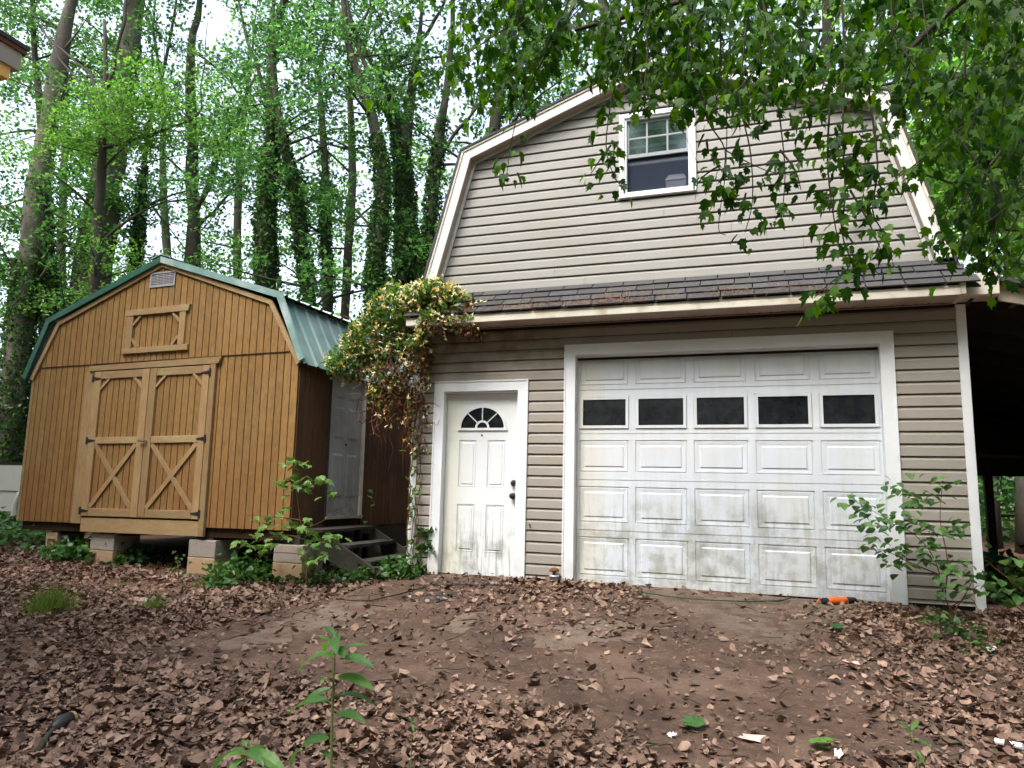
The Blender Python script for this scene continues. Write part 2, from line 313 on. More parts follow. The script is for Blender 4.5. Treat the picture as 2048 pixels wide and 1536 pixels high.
M['eave']=mat('eave_brown',(.13,.05,.02),.8,.3,20)
M['yellow']=mat('painted_glare_yellow',(.80,.48,.12),.6,.1,4)  # warm glare at the eave, painted as a board colour
M['greyp']=mat('grey_painted_board',(.36,.31,.25),.7,.1,4)
M['moss']=leaf_mat('grass_blades',(.06,.11,.02),(.20,.28,.06),.4,.5)

# ------------------------------------------------------------------ ground
def grid_mesh(name,xs,ys,zf,material):
    v=[];f=[];nx=len(xs)
    for y in ys:
        for x in xs: v.append((x,y,zf(x,y)))
    for j in range(len(ys)-1):
        for i in range(nx-1): a=j*nx+i; f.append((a,a+1,a+nx+1,a+nx))
    me=bpy.data.meshes.new(name); me.from_pydata(v,[],f); me.materials.append(material)
    me.polygons.foreach_set('use_smooth',[True]*len(f)); me.update(); return me
xs=sorted(set([-260,-160,-100,-60,-35,-24]+[round(-18+.3*i,2) for i in range(101)]+[16,24,40,80,160,260]))
ys=sorted(set([-200,-100,-50,-25,-15]+[round(-11+.25*i,2) for i in range(77)]+[10,13,17,22,30,45,80,140,260]))
def gz(x,y):
    z=ground(max(-20,min(14,x)),min(y,40))
    return z+.012*mnoise.noise(Vector((x*3,y*3,0))) if abs(x)<15 and abs(y)<12 else z
props(link('ground',grid_mesh('ground',xs,ys,gz,M['dirt'])),kind='structure')
# concrete apron in front of the garage; left edge runs obliquely out of the leaves
def apron_x0(y): return -1.78-.12*(-y) if y>-3.2 else -2.16-.5*(-y-3.2)
mb=MB(); cx=list(np.linspace(0,1,40)); cy=list(np.linspace(-4.6,-.001,34)); nx=len(cx)
for y in cy:
    for t in cx:
        x=apron_x0(y)+(3.15-apron_x0(y)+.25*math.sin(y*2.1))*t
        mb.v.append((x,y,gz(x,y)+(.020 if 0<t<1 and y>-4.55 else -.03)))
for j in range(len(cy)-1):
    for i in range(nx-1): a=j*nx+i; mb.f.append((a,a+1,a+nx+1,a+nx))
o=mb.build('driveway',M['conc'],smooth=False); props(o,kind='structure')

from mathutils.geometry import intersect_point_line
def poly_sd(x,y,P):
    """signed distance to a polygon, negative inside"""
    ins=False; d=1e9; n=len(P)
    for i in range(n):
        x1,y1=P[i];x2,y2=P[(i+1)%n]
        if (y1>y)!=(y2>y) and x<(x2-x1)*(y-y1)/(y2-y1)+x1: ins=not ins
        t=max(0,min(1,((x-x1)*(x2-x1)+(y-y1)*(y2-y1))/((x2-x1)**2+(y2-y1)**2))); d=min(d,math.hypot(x-x1-t*(x2-x1),y-y1-t*(y2-y1)))
    return -d if ins else d
BARE=[[at_ground(*q)[:2] for q in P] for P in ([(1255,1176),(1500,1190),(1780,1205),(1660,1262),(1560,1300),(1470,1292),(1390,1250),(1310,1208)],[(375,1318),(480,1272),(600,1228),(690,1196),(770,1218),(720,1245),(610,1275),(500,1305)],[(860,1262),(960,1222),(985,1230),(915,1268)],[(1010,1275),(1180,1240),(1330,1262),(1250,1290),(1090,1300)])]
mb=MB(); st=.034; xs_=np.arange(-3.4,3.5,st); ys_=np.arange(-4.55,-.02,st); idx={}
def film_z(x,y): return gz(x,y)+.0275+.006*mnoise.noise(Vector((x*9,y*9,1)))+.005*mnoise.noise(Vector((x*31,y*31,4)))
for y in ys_:
    for x in xs_:
        cx_,cy_=x+st/2,y+st/2
        if cx_<apron_x0(cy_)+.03+.05*mnoise.noise(Vector((cx_*5,cy_*5,2))) or cx_>3.1+.25*math.sin(cy_*2.1): continue
        nz=.16*mnoise.noise(Vector((cx_*2.6,cy_*2.6,8)))+.09*mnoise.noise(Vector((cx_*11,cy_*11,5)))
        if min(poly_sd(cx_,cy_,P) for P in BARE)+nz<0: continue
        if nz<-.125: continue
        q=[]
        for (a,b) in ((x,y),(x+st,y),(x+st,y+st),(x,y+st)):
            k=(round(a/st),round(b/st))
            if k not in idx: idx[k]=len(mb.v); mb.v.append((a+.006*mnoise.noise(Vector((a*50,b*50,0))),b,film_z(a,b)))
            q.append(idx[k])
        mb.f.append(tuple(q))
M['soil']=mat('soil_film',(.080,.049,.034),.97,.45,14,bump=.8,bscale=120,second=(.045,.028,.022),sscale=1.6,samt=.8,sharp=(.5,.66))
add_stain(M['soil'],(.15,.10,.072),(9,10),2.2,.6,(.5,.62),det=12)
props(mb.build('soil_layer',M['soil'],smooth=True),kind='structure')
# ------------------------------------------------------------------ garage
S=0.1143; Z0=2.739                       # siding exposure and reference course line
GX0,GX1=-1.79,3.77; GD=6.6; APX=.99
KX,KZ=-1.22,5.08                          # gambrel knee (left); mirrored about APX
def mir(x): return 2*APX-x
# roof outline (outer edge, as seen at the rake face)
RK=[(-1.80,2.98),(-1.235,5.10),(APX,5.90),(mir(-1.235),5.10),(mir(-1.80),2.98)]
def wall_x(z):
    """left limit of the gable wall at height z"""
    if z<3.43: return GX0
    a,b,c=RK[0],RK[1],RK[2]
    if z<b[1]: return a[0]+(z-a[1])/(b[1]-a[1])*(b[0]-a[0])+.10
    return b[0]+(z-b[1])/(c[1]-b[1])*(c[0]-b[0])+.18
garage=thing('garage','two storey garage with tan horizontal siding and gambrel roof','garage',(0,0,0))
# shell with real openings for the doors and window
def holed_wall(name,x0,x1,z0,z1,holes,y,th,material,parent,clip=None):
    X=sorted({x0,x1}|{h[0] for h in holes}|{h[1] for h in holes}); Z=sorted({z0,z1}|{h[2] for h in holes}|{h[3] for h in holes})
    mb=MB()
    for i in range(len(X)-1):
        for j in range(len(Z)-1):
            cx_,cz_=(X[i]+X[i+1])/2,(Z[j]+Z[j+1])/2
            if any(h[0]<cx_<h[1] and h[2]<cz_<h[3] for h in holes): continue
            mb.box(X[i],X[i+1],y,y+th,Z[j],Z[j+1])
    return mb.build(name,material,parent)
OPG=(.10,3.05,.24,2.66); OPE=(-1.42,-.50,.22,2.30); OPW=(.62,1.36,4.38,5.29)
holed_wall('front_wall',GX0+.01,GX1-.01,.15,3.0,[OPG,OPE],.004,.10,M['inside'],garage)
# gable sheathing as polygon pieces around the window
mb=MB(); W=OPW
def gx(z): return wall_x(z)+.01
mb.prism([(gx(3.0),3.0),(mir(gx(3.0)),3.0),(mir(gx(W[2])),W[2]),(gx(W[2]),W[2])],.004,.10)
for sgn in (0,1):
    pts=[(gx(W[2]),W[2]),(W[0] if not sgn else mir(W[1]),W[2]),(W[0] if not sgn else mir(W[1]),W[3]),(gx(W[3]),W[3]),(gx(5.09),5.09)]
    if sgn: pts=[(mir(x),z) for x,z in pts][::-1]
    mb.prism(pts,.004,.10)
mb.prism([(gx(W[3]),W[3]),(mir(gx(W[3])),W[3]),(APX,5.83)],.004,.10)
mb.build('gable_sheathing',M['inside'],garage)
mb=MB(); mb.box(GX0,GX0+.1,.108,GD,.1,3.0); mb.box(GX1-.1,GX1,.108,GD,.1,3.0); mb.box(GX0+.1,GX1-.1,GD-.1,GD,.1,3.0)
mb.prism([(-1.7,3.0),(3.68,3.0),(3.2,5.05),(APX,5.8),(-1.2,5.05)],GD-.1,GD); mb.build('side_wall',M['siding'],garage)
mb=MB(); mb.box(GX0+.1,GX1-.1,.11,GD-.1,2.86,2.98); mb.build('upper_floor',M['inside'],garage)
mb=MB(); mb.box(GX0+.1,GX1-.1,-.0,GD-.1,.05,.262); mb.build('slab',M['conc'],garage)
# siding boards: one object per course (split by openings)
def siding_board(xt0,xb0,xt1,xb1,zt,zb,material):
    c=.030
    prof=[(-.001,zt-.006),(-.016,zt-c-.004),(-.021,zb+.004),(-.019,zb),(-.0005,zb-.001)]
    mb=MB(); L=[];Rr=[]
    for (y,z) in prof:
        t=(zt-z)/(zt-zb); L.append((xt0+(xb0-xt0)*t,y,z)); Rr.append((xt1+(xb1-xt1)*t,y,z))
    n=len(prof)
    mb.v=L+Rr
    for i in range(n-1): mb.f.append((i,i+1,n+i+1,n+i))
    mb.f.append(tuple(range(n))[::-1]); mb.f.append(tuple(n+i for i in range(n)))
    return mb.build('siding_board',material,garage)
CW=.055 # corner trim half
for k in range(-27,22):
    zt=Z0-S*k; zb=zt-S
    if zt<3.02:
        zt2=min(zt,2.995); zb2=max(zb,.30)
        cuts=[]
        if zb<2.345+.0 and zt>.2: cuts.append((-1.49,-.425,2.40))
        if zb<2.75: cuts.append((.015,3.15,2.755))
        segs=[(GX0+.078,GX1-.078)]
        for a,b,top in cuts:
            if (zt+zb)/2<top-.01:
                ns=[]
                for s0,s1 in segs:
                    if b<=s0 or a>=s1: ns.append((s0,s1)); continue
                    if a-s0>.01: ns.append((s0,a-.004))
                    if s1-b>.01: ns.append((b+.004,s1))
                segs=ns
        for s0,s1 in segs:
            if s1-s0>4:     # lapped joint somewhere in long courses
                j=.6+((k*37)%11)*.16; siding_board(s0,s0,j,j,zt2,zb2,M['siding']); siding_board(j+.003,j+.003,s1,s1,zt2,zb2,M['siding'])
            elif zb2<zt2-.03: siding_board(s0,s0,s1,s1,zt2,zb2,M['siding'])
    elif zb>3.38:
        if zt>5.79: zt=min(zt,5.79)
        if zt-zb<.03: continue
        l_t,l_b=wall_x(zt),wall_x(zb)
        r_t,r_b=mir(l_t),mir(l_b)
        if zt<W[2]-.02 or zb>W[3]+.0:
            j=-.3+((k*53)%17)*.17
            if zt<5.2 and l_t+.4<j<r_t-.4:
                siding_board(l_t,l_b,j,j,zt,zb,M['siding_up']); siding_board(j+.003,j+.003,r_t,r_b,zt,zb,M['siding_up'])
            else: siding_board(l_t,l_b,r_t,r_b,zt,zb,M['siding_up'])
        else:
            siding_board(l_t,l_b,W[0]-.03,W[0]-.03,zt,zb,M['siding_up']); siding_board(W[1]+.03,W[1]+.03,r_t,r_b,zt,zb,M['siding_up'])
# corner trims
for x0,x1,zb in ((GX0,GX0+.08,.30),(GX1-.08,GX1,.20)):
    mb=MB(); mb.box(x0,x1,-.026,.003,zb,2.985,.004); mb.build('corner_trim',M['white'],garage)
def frame3(name,x0,x1,zt,zb,w,y0,y1,material,parent,sides=3):
    """mitred flat frame with a small raised outer lip"""
    parts=[]
    mb=MB(); mb.prism([(x0,zb),(x0+w,zb),(x0+w,zt-w),(x0,zt)],y0,y1); parts.append(mb.build(name,material,parent))
    mb=MB(); mb.prism([(x1-w,zb),(x1,zb),(x1,zt),(x1-w,zt-w)],y0,y1); parts.append(mb.build(name,material,parent))
    mb=MB(); mb.prism([(x0+w,zt-w+.001),(x1-w,zt-w+.001),(x1,zt+.001),(x0,zt+.001)],y0,y1); parts.append(mb.build(name,material,parent))
    l=.014
    mb=MB(); mb.box(x0-.002,x0+l,y0-.008,y0-.0005,zb,zt); mb.box(x1-l,x1+.002,y0-.008,y0-.0005,zb,zt); mb.box(x0+l,x1-l,y0-.008,y0-.0005,zt-l,zt)
    parts.append(mb.build('trim_lip',material,parent)); return parts
# garage door surround: face trim, jamb returns
frame3('door_trim',.0,3.165,2.765,.22,.118,-.030,.003,M['white'],garage)
mb=MB(); mb.box(.10,.118,.0035,.10,.26,2.65); mb.box(3.047,3.066,.0035,.10,.26,2.65); mb.box(.118,3.047,.0035,.10,2.632,2.65); mb.build('door_jamb',M['white'],garage)
# overhead door, five sections of five panels
SEC=[(2.283,2.70),(1.815,2.283),(1.333,1.815),(.815,1.333),(.278,.815)]
gd=link('overhead_door',None,garage) ; gd.empty_display_size=.1
DX0,DX1=.119,3.046; YD=.075
cols=[(.150+.5905*i,.150+.5905*i+.525) for i in range(5)]; cols[4]=(2.512,3.030)
def recess_grid(mb,x0,x1,z0,z1,holes,y,depth,back):
    """front face at y with rectangular recesses; sides at edges"""
    X=sorted({x0,x1}|{h[0] for h in holes}|{h[1] for h in holes}); Z=sorted({z0,z1}|{h[2] for h in holes}|{h[3] for h in holes})
    for i in range(len(X)-1):
        for j in range(len(Z)-1):
            a,b,c,d=X[i],X[i+1],Z[j],Z[j+1]; cx_,cz_=(a+b)/2,(c+d)/2
            if any(h[0]<cx_<h[1] and h[2]<cz_<h[3] for h in holes): continue
            mb.quad((a,y,c),(b,y,c),(b,y,d),(a,y,d))
    for a,b,c,d in holes:
        yy=y+depth
        mb.quad((a,y,c),(a,yy,c),(b,yy,c),(b,y,c)); mb.quad((a,y,d),(b,y,d),(b,yy,d),(a,yy,d))
        mb.quad((a,y,c),(a,y,d),(a,yy,d),(a,yy,c)); mb.quad((b,y,c),(b,yy,c),(b,yy,d),(b,y,d))
        mb.quad((a,yy,c),(b,yy,c),(b,yy,d),(a,yy,d))
    mb.quad((x0,y,z0),(x0,back,z0),(x1,back,z0),(x1,y,z0)); mb.quad((x0,y,z1),(x1,y,z1),(x1,back,z1),(x0,back,z1))
def raised(x0,x1,z0,z1,y,d,mat_,parent,g=.010,slope=.045,proud=.0):
    """panel sitting in a recess: bevel rising to a field"""
    mb=MB(); yb=y+d-.0015
    a,b,c,e=x0+g,x1-g,z0+g,z1-g; s=slope*.45
    r1=[(a,yb,c),(b,yb,c),(b,yb,e),(a,yb,e)]
    a2,b2,c2,e2=a+.006,b-.006,c+.006,e-.006; y2=y+d*.35
    r2=[(a2,y2,c2),(b2,y2,c2),(b2,y2,e2),(a2,y2,e2)]
    a3,b3,c3,e3=a+slope,b-slope,c+slope,e-slope; y3=y+d*.8
    r3=[(a3,y3,c3),(b3,y3,c3),(b3,y3,e3),(a3,y3,e3)]
    q=.012; y4=y-proud
    r4=[(a3+q,y4,c3+q),(b3-q,y4,c3+q),(b3-q,y4,e3-q),(a3+q,y4,e3-q)]
    R=[r1,r2,r3,r4]
    for i in range(3):
        for k in range(4):
            k2=(k+1)%4; mb.quad(R[i][k],R[i][k2],R[i+1][k2],R[i+1][k])
    mb.poly(r4); return mb.build('panel',mat_,parent)
for si,(zb,zt) in enumerate(SEC):
    holes=[]
    for (a,b) in cols:
        if si==1: holes.append((a,b,1.868,2.212))
        elif si==0: holes.append((a,b,zb+.045,zt-.05))
        else: holes.append((a,b,zb+.078,zt-.068))
    mb=MB(); recess_grid(mb,DX0,DX1,zb+.003,zt-.003,holes,YD,.010,YD+.045)
    mb.quad((DX0,YD+.012,zb),(DX1,YD+.012,zb),(DX1,YD+.012,zt),(DX0,YD+.012,zt))
    sec=mb.build('door_section',M['gdoor'],gd)
    for h in holes:
        if si==1:
            mb=MB(); a,b,c,d=h; a+=.004;b-=.004;c+=.004;d-=.004; w=.030
            for q in ((a,b,c,c+w),(a,b,d-w,d),(a,a+w,c+w,d-w),(b-w,b,c+w,d-w)): mb.box(q[0],q[1],YD-.012,YD+.0095,q[2],q[3])
            wf=mb.build('window_frame',M['gdoor'],gd)
            mb=MB(); mb.box(a+w,b-w,YD+.002,YD+.009,c+w,d-w); mb.build('window_pane',M['glass'],gd)
        else: raised(h[0],h[1],h[2],h[3],YD,.010,M['gdoor'],gd)
mb=MB(); mb.box(DX0,DX1,YD+.01,YD+.04,.250,.276); mb.build('bottom_seal',M['rubber'],gd)
mb=MB(); mb.box(DX0,DX1,YD-.012,YD-.002,2.606,2.630); mb.build('top_seal',M['rubber'],gd)
# entry door
frame3('door_trim',-1.517,-.405,2.405,.22,.118,-.030,.003,M['white'],garage)
mb=MB(); mb.box(-1.42,-1.40,.0035,.10,.26,2.288); mb.box(-.523,-.503,.0035,.10,.26,2.288); mb.box(-1.40,-.523,.0035,.10,2.270,2.288); mb.build('door_jamb',M['white'],garage)
ed=link('entry_door',None,garage); YE=.070
mb=MB(); eh=[(-1.235,-1.03,1.228,1.748),(-.893,-.688,1.228,1.748),(-1.235,-1.03,.524,1.040),(-.893,-.688,.524,1.040)]
recess_grid(mb,-1.398,-.525,.285,2.268,eh,YE,.010,YE+.04); mb.build('door_slab',M['edoor'],ed)
for h in eh: raised(*h,YE,.010,M['edoor'],ed,g=.006,slope=.020)
# fanlight: half-round frame, glass, spokes
fx,fz=-.962,1.862; rx,rz=.285,.275
def arc(r1,r2,n=20,a0=0,a1=math.pi): return [(fx+r1*math.cos(a0+(a1-a0)*i/n),fz+.022+r2*math.sin(a0+(a1-a0)*i/n)) for i in range(n+1)]
o1,i1=arc(rx,rz-.02),arc(rx-.028,rz-.048)
mb=MB()
for i in range(20):
    mb.prism([o1[i],o1[i+1],i1[i+1],i1[i]],YE-.014,YE-.0006)
mb.box(fx-rx-.012,fx+rx+.012,YE-.016,YE-.0006,fz-.006,fz+.021); mb.build('fanlight_frame',M['edoor'],ed)
mb=MB(); mb.prism([(fx,fz+.022)]+i1,YE-.004,YE-.001); mb.build('fanlight_pane',M['glass'],ed)
mb=MB(); h1,h2=arc(.085,.085,10),arc(.062,.062,10)
for i in range(10): mb.prism([h1[i],h1[i+1],h2[i+1],h2[i]],YE-.013,YE-.0045)
mb.build('hub_arch',M['edoor'],ed)
for a in (45,90,135):
    ca,sa=math.cos(math.radians(a)),math.sin(math.radians(a))
    mb=MB(); mb.bar((fx+.083*ca,YE-.0085,fz+.022+.083*sa),(fx+.245*ca,YE-.0085,fz+.022+.215*sa*1.05),.010,.016,(0,1,0)); mb.build('spoke',M['edoor'],ed)
for z,nm in ((1.281,'deadbolt'),(1.142,'door_knob')):
    mb=MB(); r=.032
    mb.tube([(-.580,YE-.001,z),(-.580,YE-.008,z)],.034,14); mb.tube([(-.580,YE-.008,z),(-.580,YE-.022,z),(-.580,YE-.034,z),(-.580,YE-.055,z),(-.580,YE-.064,z)],[.014,.013,.028,.030,.016] if nm=='door_knob' else [.028,.027,.024,.01,.008],12)
    mb.build(nm,M['black'],ed,True)
mb=MB(); mb.tube([(fx-.003,YE-.001,1.803),(fx-.003,YE-.007,1.803)],.010,10); mb.build('peephole',M['black'],ed)
mb=MB(); mb.box(-1.50,-.44,-.05,.09,.235,.272); mb.build('threshold',M['oldwood'],garage)
# upper window -------------------------------------------------------------
wd=link('window',None,garage)
x0,x1,zb,zt=.585,1.402,4.352,5.325
mb=MB()
for q in ((x0,x1,zb,zb+.062),(x0,x1,zt-.058,zt),(x0,x0+.062,zb+.062,zt-.058),(x1-.062,x1,zb+.062,zt-.058)): mb.box(q[0],q[1],-.045,.06,q[2],q[3],.006)
q=.018
mb.box(x0+.062,x0+.062+q,-.028,.06,zb+.062,zt-.058); mb.box(x1-.062-q,x1-.062,-.028,.06,zb+.062,zt-.058); mb.box(x0+.08,x1-.08,-.028,.06,zt-.058-q,zt-.058)
mb.build('window_frame',M['white'],wd)
M['sash']=mat('window_sash',(.28,.31,.33),.5,.05,3)
ax0,ax1=x0+.082,x1-.082
mb=MB(); mb.box(ax0,ax1,.004,.03,4.822,4.860); mb.box(ax0,ax1,.004,.03,5.215,5.245); mb.box(ax0,ax0+.02,.004,.03,4.86,5.215); mb.box(ax1-.02,ax1,.004,.03,4.86,5.215); mb.build('upper_sash',M['sash'],wd)
for xm in (.882,1.102):
    mb=MB(); mb.box(xm-.009,xm+.009,.006,.024,4.86,5.215); mb.build('muntin',M['sash'],wd)
mb=MB(); mb.box(ax0+.02,ax1-.02,.0065,.0235,5.036,5.054); mb.build('muntin',M['sash'],wd)
gm=bpy.data.materials.new('window_glass'); gm.use_nodes=True; n_=gm.node_tree.nodes; l_=gm.node_tree.links
g1=n_.new('ShaderNodeBsdfGlossy'); g1.inputs['Roughness'].default_value=.08; g1.inputs['Color'].default_value=(.7,.85,.9,1); g2=n_.new('ShaderNodeBsdfTransparent'); g2.inputs[0].default_value=(.55,.6,.62,1); g3=n_.new('ShaderNodeMixShader'); g3.inputs[0].default_value=.16
l_.new(g2.outputs[0],g3.inputs[1]); l_.new(g1.outputs[0],g3.inputs[2]); l_.new(g3.outputs[0],n_['Material Output'].inputs[0])
for i in range(3):
    for j in range(2):
        xa=[ax0+.02,.891,1.111][i]; xb=[.873,1.093,ax1-.02][i]; za=[4.86,5.054][j]; zb_=[5.036,5.215][j]
        mb=MB(); mb.box(xa,xb,.013,.017,za,zb_); mb.build('window_pane',gm,wd)
sc=bpy.data.materials.new('insect_screen'); sc.use_nodes=True; n_=sc.node_tree.nodes; l_=sc.node_tree.links
q1=n_.new('ShaderNodeBsdfDiffuse'); q1.inputs[0].default_value=(.07,.085,.13,1); q2=n_.new('ShaderNodeBsdfTransparent'); q3=n_.new('ShaderNodeMixShader'); q3.inputs[0].default_value=.25; l_.new(q2.outputs[0],q3.inputs[1]); l_.new(q1.outputs[0],q3.inputs[2]); l_.new(q3.outputs[0],n_['Material Output'].inputs[0])
mb=MB(); mb.box(ax0,ax1,.032,.034,4.415,4.82); mb.build('insect_screen',sc,wd)
mb=MB(); mb.box(ax0,ax1,.04,.065,4.755,4.785); mb.box(ax0,ax1,.04,.065,4.955,4.975); mb.box(ax0,ax1,.04,.065,5.15,5.20); mb.build('lower_sash',M['sash'],wd)
bn=thing('storage_bin','pale plastic bin standing inside the open upstairs window','storage bin',(1.19,.14,4.414))
mb=MB((1.19,.14,4.414)); mb.hexa([(1.075,.09,4.414),(1.275,.09,4.414),(1.275,.30,4.414),(1.075,.30,4.414),(1.07,.085,4.555),(1.285,.085,4.555),(1.285,.31,4.555),(1.07,.31,4.555)]); mb.build('bin_body',M['bin'],bn)
mb=MB((1.19,.14,4.414)); mb.hexa([(1.062,.078,4.556),(1.292,.078,4.556),(1.292,.318,4.556),(1.062,.318,4.556),(1.10,.11,4.625),(1.26,.11,4.625),(1.26,.29,4.625),(1.10,.29,4.625)]); mb.build('bin_lid',M['bin'],bn)
mb=MB(); mb.box(.5,1.5,.102,.50,4.36,4.413); mb.build('window_shelf',M['inside'],garage)
# rakes: trim board, soffit return and inner moulding
def offset_poly(P,d):
    """inward offset of the roof outline (open polyline)"""
    out=[]
    for i,p in enumerate(P):
        ds=[]
        if i>0: a,b=P[i-1],P[i]; L=math.hypot(b[0]-a[0],b[1]-a[1]); ds.append(((b[1]-a[1])/L,-(b[0]-a[0])/L))
        if i<len(P)-1: a,b=P[i],P[i+1]; L=math.hypot(b[0]-a[0],b[1]-a[1]); ds.append(((b[1]-a[1])/L,-(b[0]-a[0])/L))
        if len(ds)==1: nx_,nz_=ds[0]; out.append((p[0]+nx_*d,p[1]+nz_*d))
        else:
            bx,bz=ds[0][0]+ds[1][0],ds[0][1]+ds[1][1]; L=math.hypot(bx,bz); bx/=L;bz/=L; k=d/(bx*ds[0][0]+bz*ds[0][1]); out.append((p[0]+bx*k,p[1]+bz*k))
    return out
def lerp_z(a,b,z): t=(z-a[1])/(b[1]-a[1]); return (a[0]+(b[0]-a[0])*t,z)
def clip_low(P,z=3.40):
    P=list(P); P[0]=lerp_z(P[0],P[1],z); P[-1]=lerp_z(P[-1],P[-2],z); return P
RY=-.145
for (d0,d1,y0,y1,nm,mt) in ((.022,.125,RY,RY+.02,'rake_board','rake'),(.125,.158,-.040,-.0215,'rake_moulding','rake'),(-.002,.022,RY-.012,RY+.02,'drip_edge','cream')):
    A,B=clip_low(offset_poly(RK,d0)),clip_low(offset_poly(RK,d1))
    for i in range(4):
        mb=MB(); mb.prism([A[i],A[i+1],B[i+1],B[i]],y0,y1); o=mb.build(nm,M[mt],garage); fix_norm(o.data)
A,B=clip_low(offset_poly(RK,.105)),clip_low(offset_poly(RK,.124))
for i in range(4):
    mb=MB(); mb.prism([A[i],A[i+1],B[i+1],B[i]],RY+.021,-.0205); o=mb.build('rake_soffit',M['soffit'],garage); fix_norm(o.data)
A,B=offset_poly(RK,-.026),offset_poly(RK,-.003)
for i in range(4):
    mb=MB(); mb.prism([A[i],A[i+1],B[i+1],B[i]],RY-.022,GD+.15); o=mb.build('roof',M['shingle'],garage); fix_norm(o.data)
# pent roof over the doors: fascia, gutter lip, soffit, shingles
PX0,PX1=-1.74,3.655
mb=MB(); mb.box(PX0,PX1,-.380,-.360,2.985,3.045,.004); mb.box(PX0,PX1,-.372,-.345,3.046,3.075); mb.build('fascia',M['cream'],garage)
mb=MB(); mb.box(PX0,PX1,-.359,-.022,2.988,3.000)
mb.build('soffit',M['soffit'],garage)
mb=MB()
x=PX0+.05
while x<PX1: mb.box(x,x+.012,-.115,-.09,2.984,2.9878); x+=.105
mb.box(PX0,PX1,-.088,-.083,2.9835,2.9879); mb.build('soffit_slots',M['black'],garage)
mb=MB(); mb.box(3.70,3.98,-.27,-.03,3.00,3.20,.006); mb.build('cornice_box',M['cream'],garage)
mb=MB(); mb.box(3.656,3.699,-.378,-.03,2.99,3.12,.004); mb.build('fascia_return',M['cream'],garage)
mb=MB(); mb.prism([(PX0-.02,3.0)]+[(PX0-.02,3.075),(GX0+.02,3.42),(GX0+.02,3.0)],-.10,-.03); o=mb.build('pent_end',M['cream'],garage); fix_norm(o.data)
pa=(-.395,3.082); pb=(-.024,3.425)    # (y,z) eave and wall line of the pent roof
mb=MB(); mb.hexa([(PX0+.01,pa[0]+.03,pa[1]-.035),(PX1+.16,pa[0]+.03,pa[1]-.035),(PX1-.03,pb[0],pb[1]-.035),(GX0+.12,pb[0],pb[1]-.035),(PX0+.01,pa[0]+.03,pa[1]-.02),(PX1+.16,pa[0]+.03,pa[1]-.02),(PX1-.03,pb[0],pb[1]-.02),(GX0+.12,pb[0],pb[1]-.02)]); mb.build('pent_deck',M['oldwood'],garage)
ROWS=4; dy=(pb[0]-pa[0]); dz=(pb[1]-pa[1]); L=math.hypot(dy,dz); ny,nz=-dz/L,dy/L
for r in range(ROWS):
    s0=r/ROWS; s1=min(1.0,(r+1)/ROWS+.06)
    x=PX0-.02-random.uniform(0,.3); xe=PX1+.15-.15*s0; 
    while x<xe:
        w=.32+random.uniform(-.012,.012); a,b=max(x,PX0-.02+.12*s0),min(x+w-.011,xe)
        if b-a>.03:
            lo=.011+random.uniform(0,.004)+.006*0; th=.009
            def P(s,h,xx): return (xx,pa[0]+dy*s+ny*h,pa[1]+dz*s+nz*h)
            mb=MB(); e=random.uniform(-.004,.004)/L
            mb.hexa([P(s0+e,lo-.006,a),P(s0+e,lo-.006,b),P(s1,-.004,b),P(s1,-.004,a),P(s0+e,lo+th,a),P(s0+e,lo+th,b),P(s1,.002,b),P(s1,.002,a)]); mb.build('shingle',M['shingle'],garage)
        x+=w
ps=[]
nn=900; xx=np.concatenate([RNG.normal(c,.22,nn//7) for c in (-1.0,-.3,.5,.9,1.7,2.4,.2)]); ss=np.clip(np.abs(RNG.normal(0,.16,len(xx))),0,.8)
P_=np.stack([xx,pa[0]+dy*ss+ny*.025,pa[1]+dz*ss+nz*.027],-1)
NE=(np.array([[-.022,0,0],[.022,0,0],[0,1,.05]]),np.array([[0,1,2]]))
m_=(xx>PX0+.1)&(xx<PX1-.1)
me=stamp_mesh('pine_straw',[(NE[0],NE[1],rots(m_.sum(),.6,scale=(.06,.12)),P_[m_])],M['needle'])
props(link('pine_straw',me),'rusty pine needles lying in drifts on the strip of shingles above the garage doors','pine straw',kind='stuff')
# lean-to on the right side ---------------------------------------------------
lt=thing('lean_to_shelter','dark open lean-to roof on posts against the garage\'s right side','lean-to',(4.5,0,.25))
off=(4.5,0,.25)
a0=(3.78,3.18); a1=(7.2,2.30)
def LZ(x): return a0[1]+(x-a0[0])/(a1[0]-a0[0])*(a1[1]-a0[1])
def lean_slab(mb,h0,h1,y0,y1,x0=3.80,x1=7.2):
    mb.hexa([(x0,y0,LZ(x0)+h0),(x1,y0,LZ(x1)+h0),(x1,y1,LZ(x1)+h0),(x0,y1,LZ(x0)+h0),(x0,y0,LZ(x0)+h1),(x1,y0,LZ(x1)+h1),(x1,y1,LZ(x1)+h1),(x0,y1,LZ(x0)+h1)])
mb=MB(off); lean_slab(mb,-.16,-.01,-.17,-.145,3.99); mb.build('fascia_board',M['greyp'],lt)
mb=MB(off); lean_slab(mb,.0,.035,-.25,6.4,3.86); mb.build('roof',M['shingle'],lt)
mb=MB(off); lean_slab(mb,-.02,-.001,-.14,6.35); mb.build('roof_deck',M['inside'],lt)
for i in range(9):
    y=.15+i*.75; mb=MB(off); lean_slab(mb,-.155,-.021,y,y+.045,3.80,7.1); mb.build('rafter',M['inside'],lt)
for x in (4.55,5.35,6.3,7.05):
    mb=MB(off); mb.box(x,x+.11,6.0,6.11,.2,LZ(x)-.34); mb.build('post',M['oldwood'],lt)
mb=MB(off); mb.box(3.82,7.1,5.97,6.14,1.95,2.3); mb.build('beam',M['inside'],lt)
mb=MB(off); mb.box(3.82,7.1,6.15,6.2,1.62,2.9); mb.build('back_boarding',M['inside'],lt)
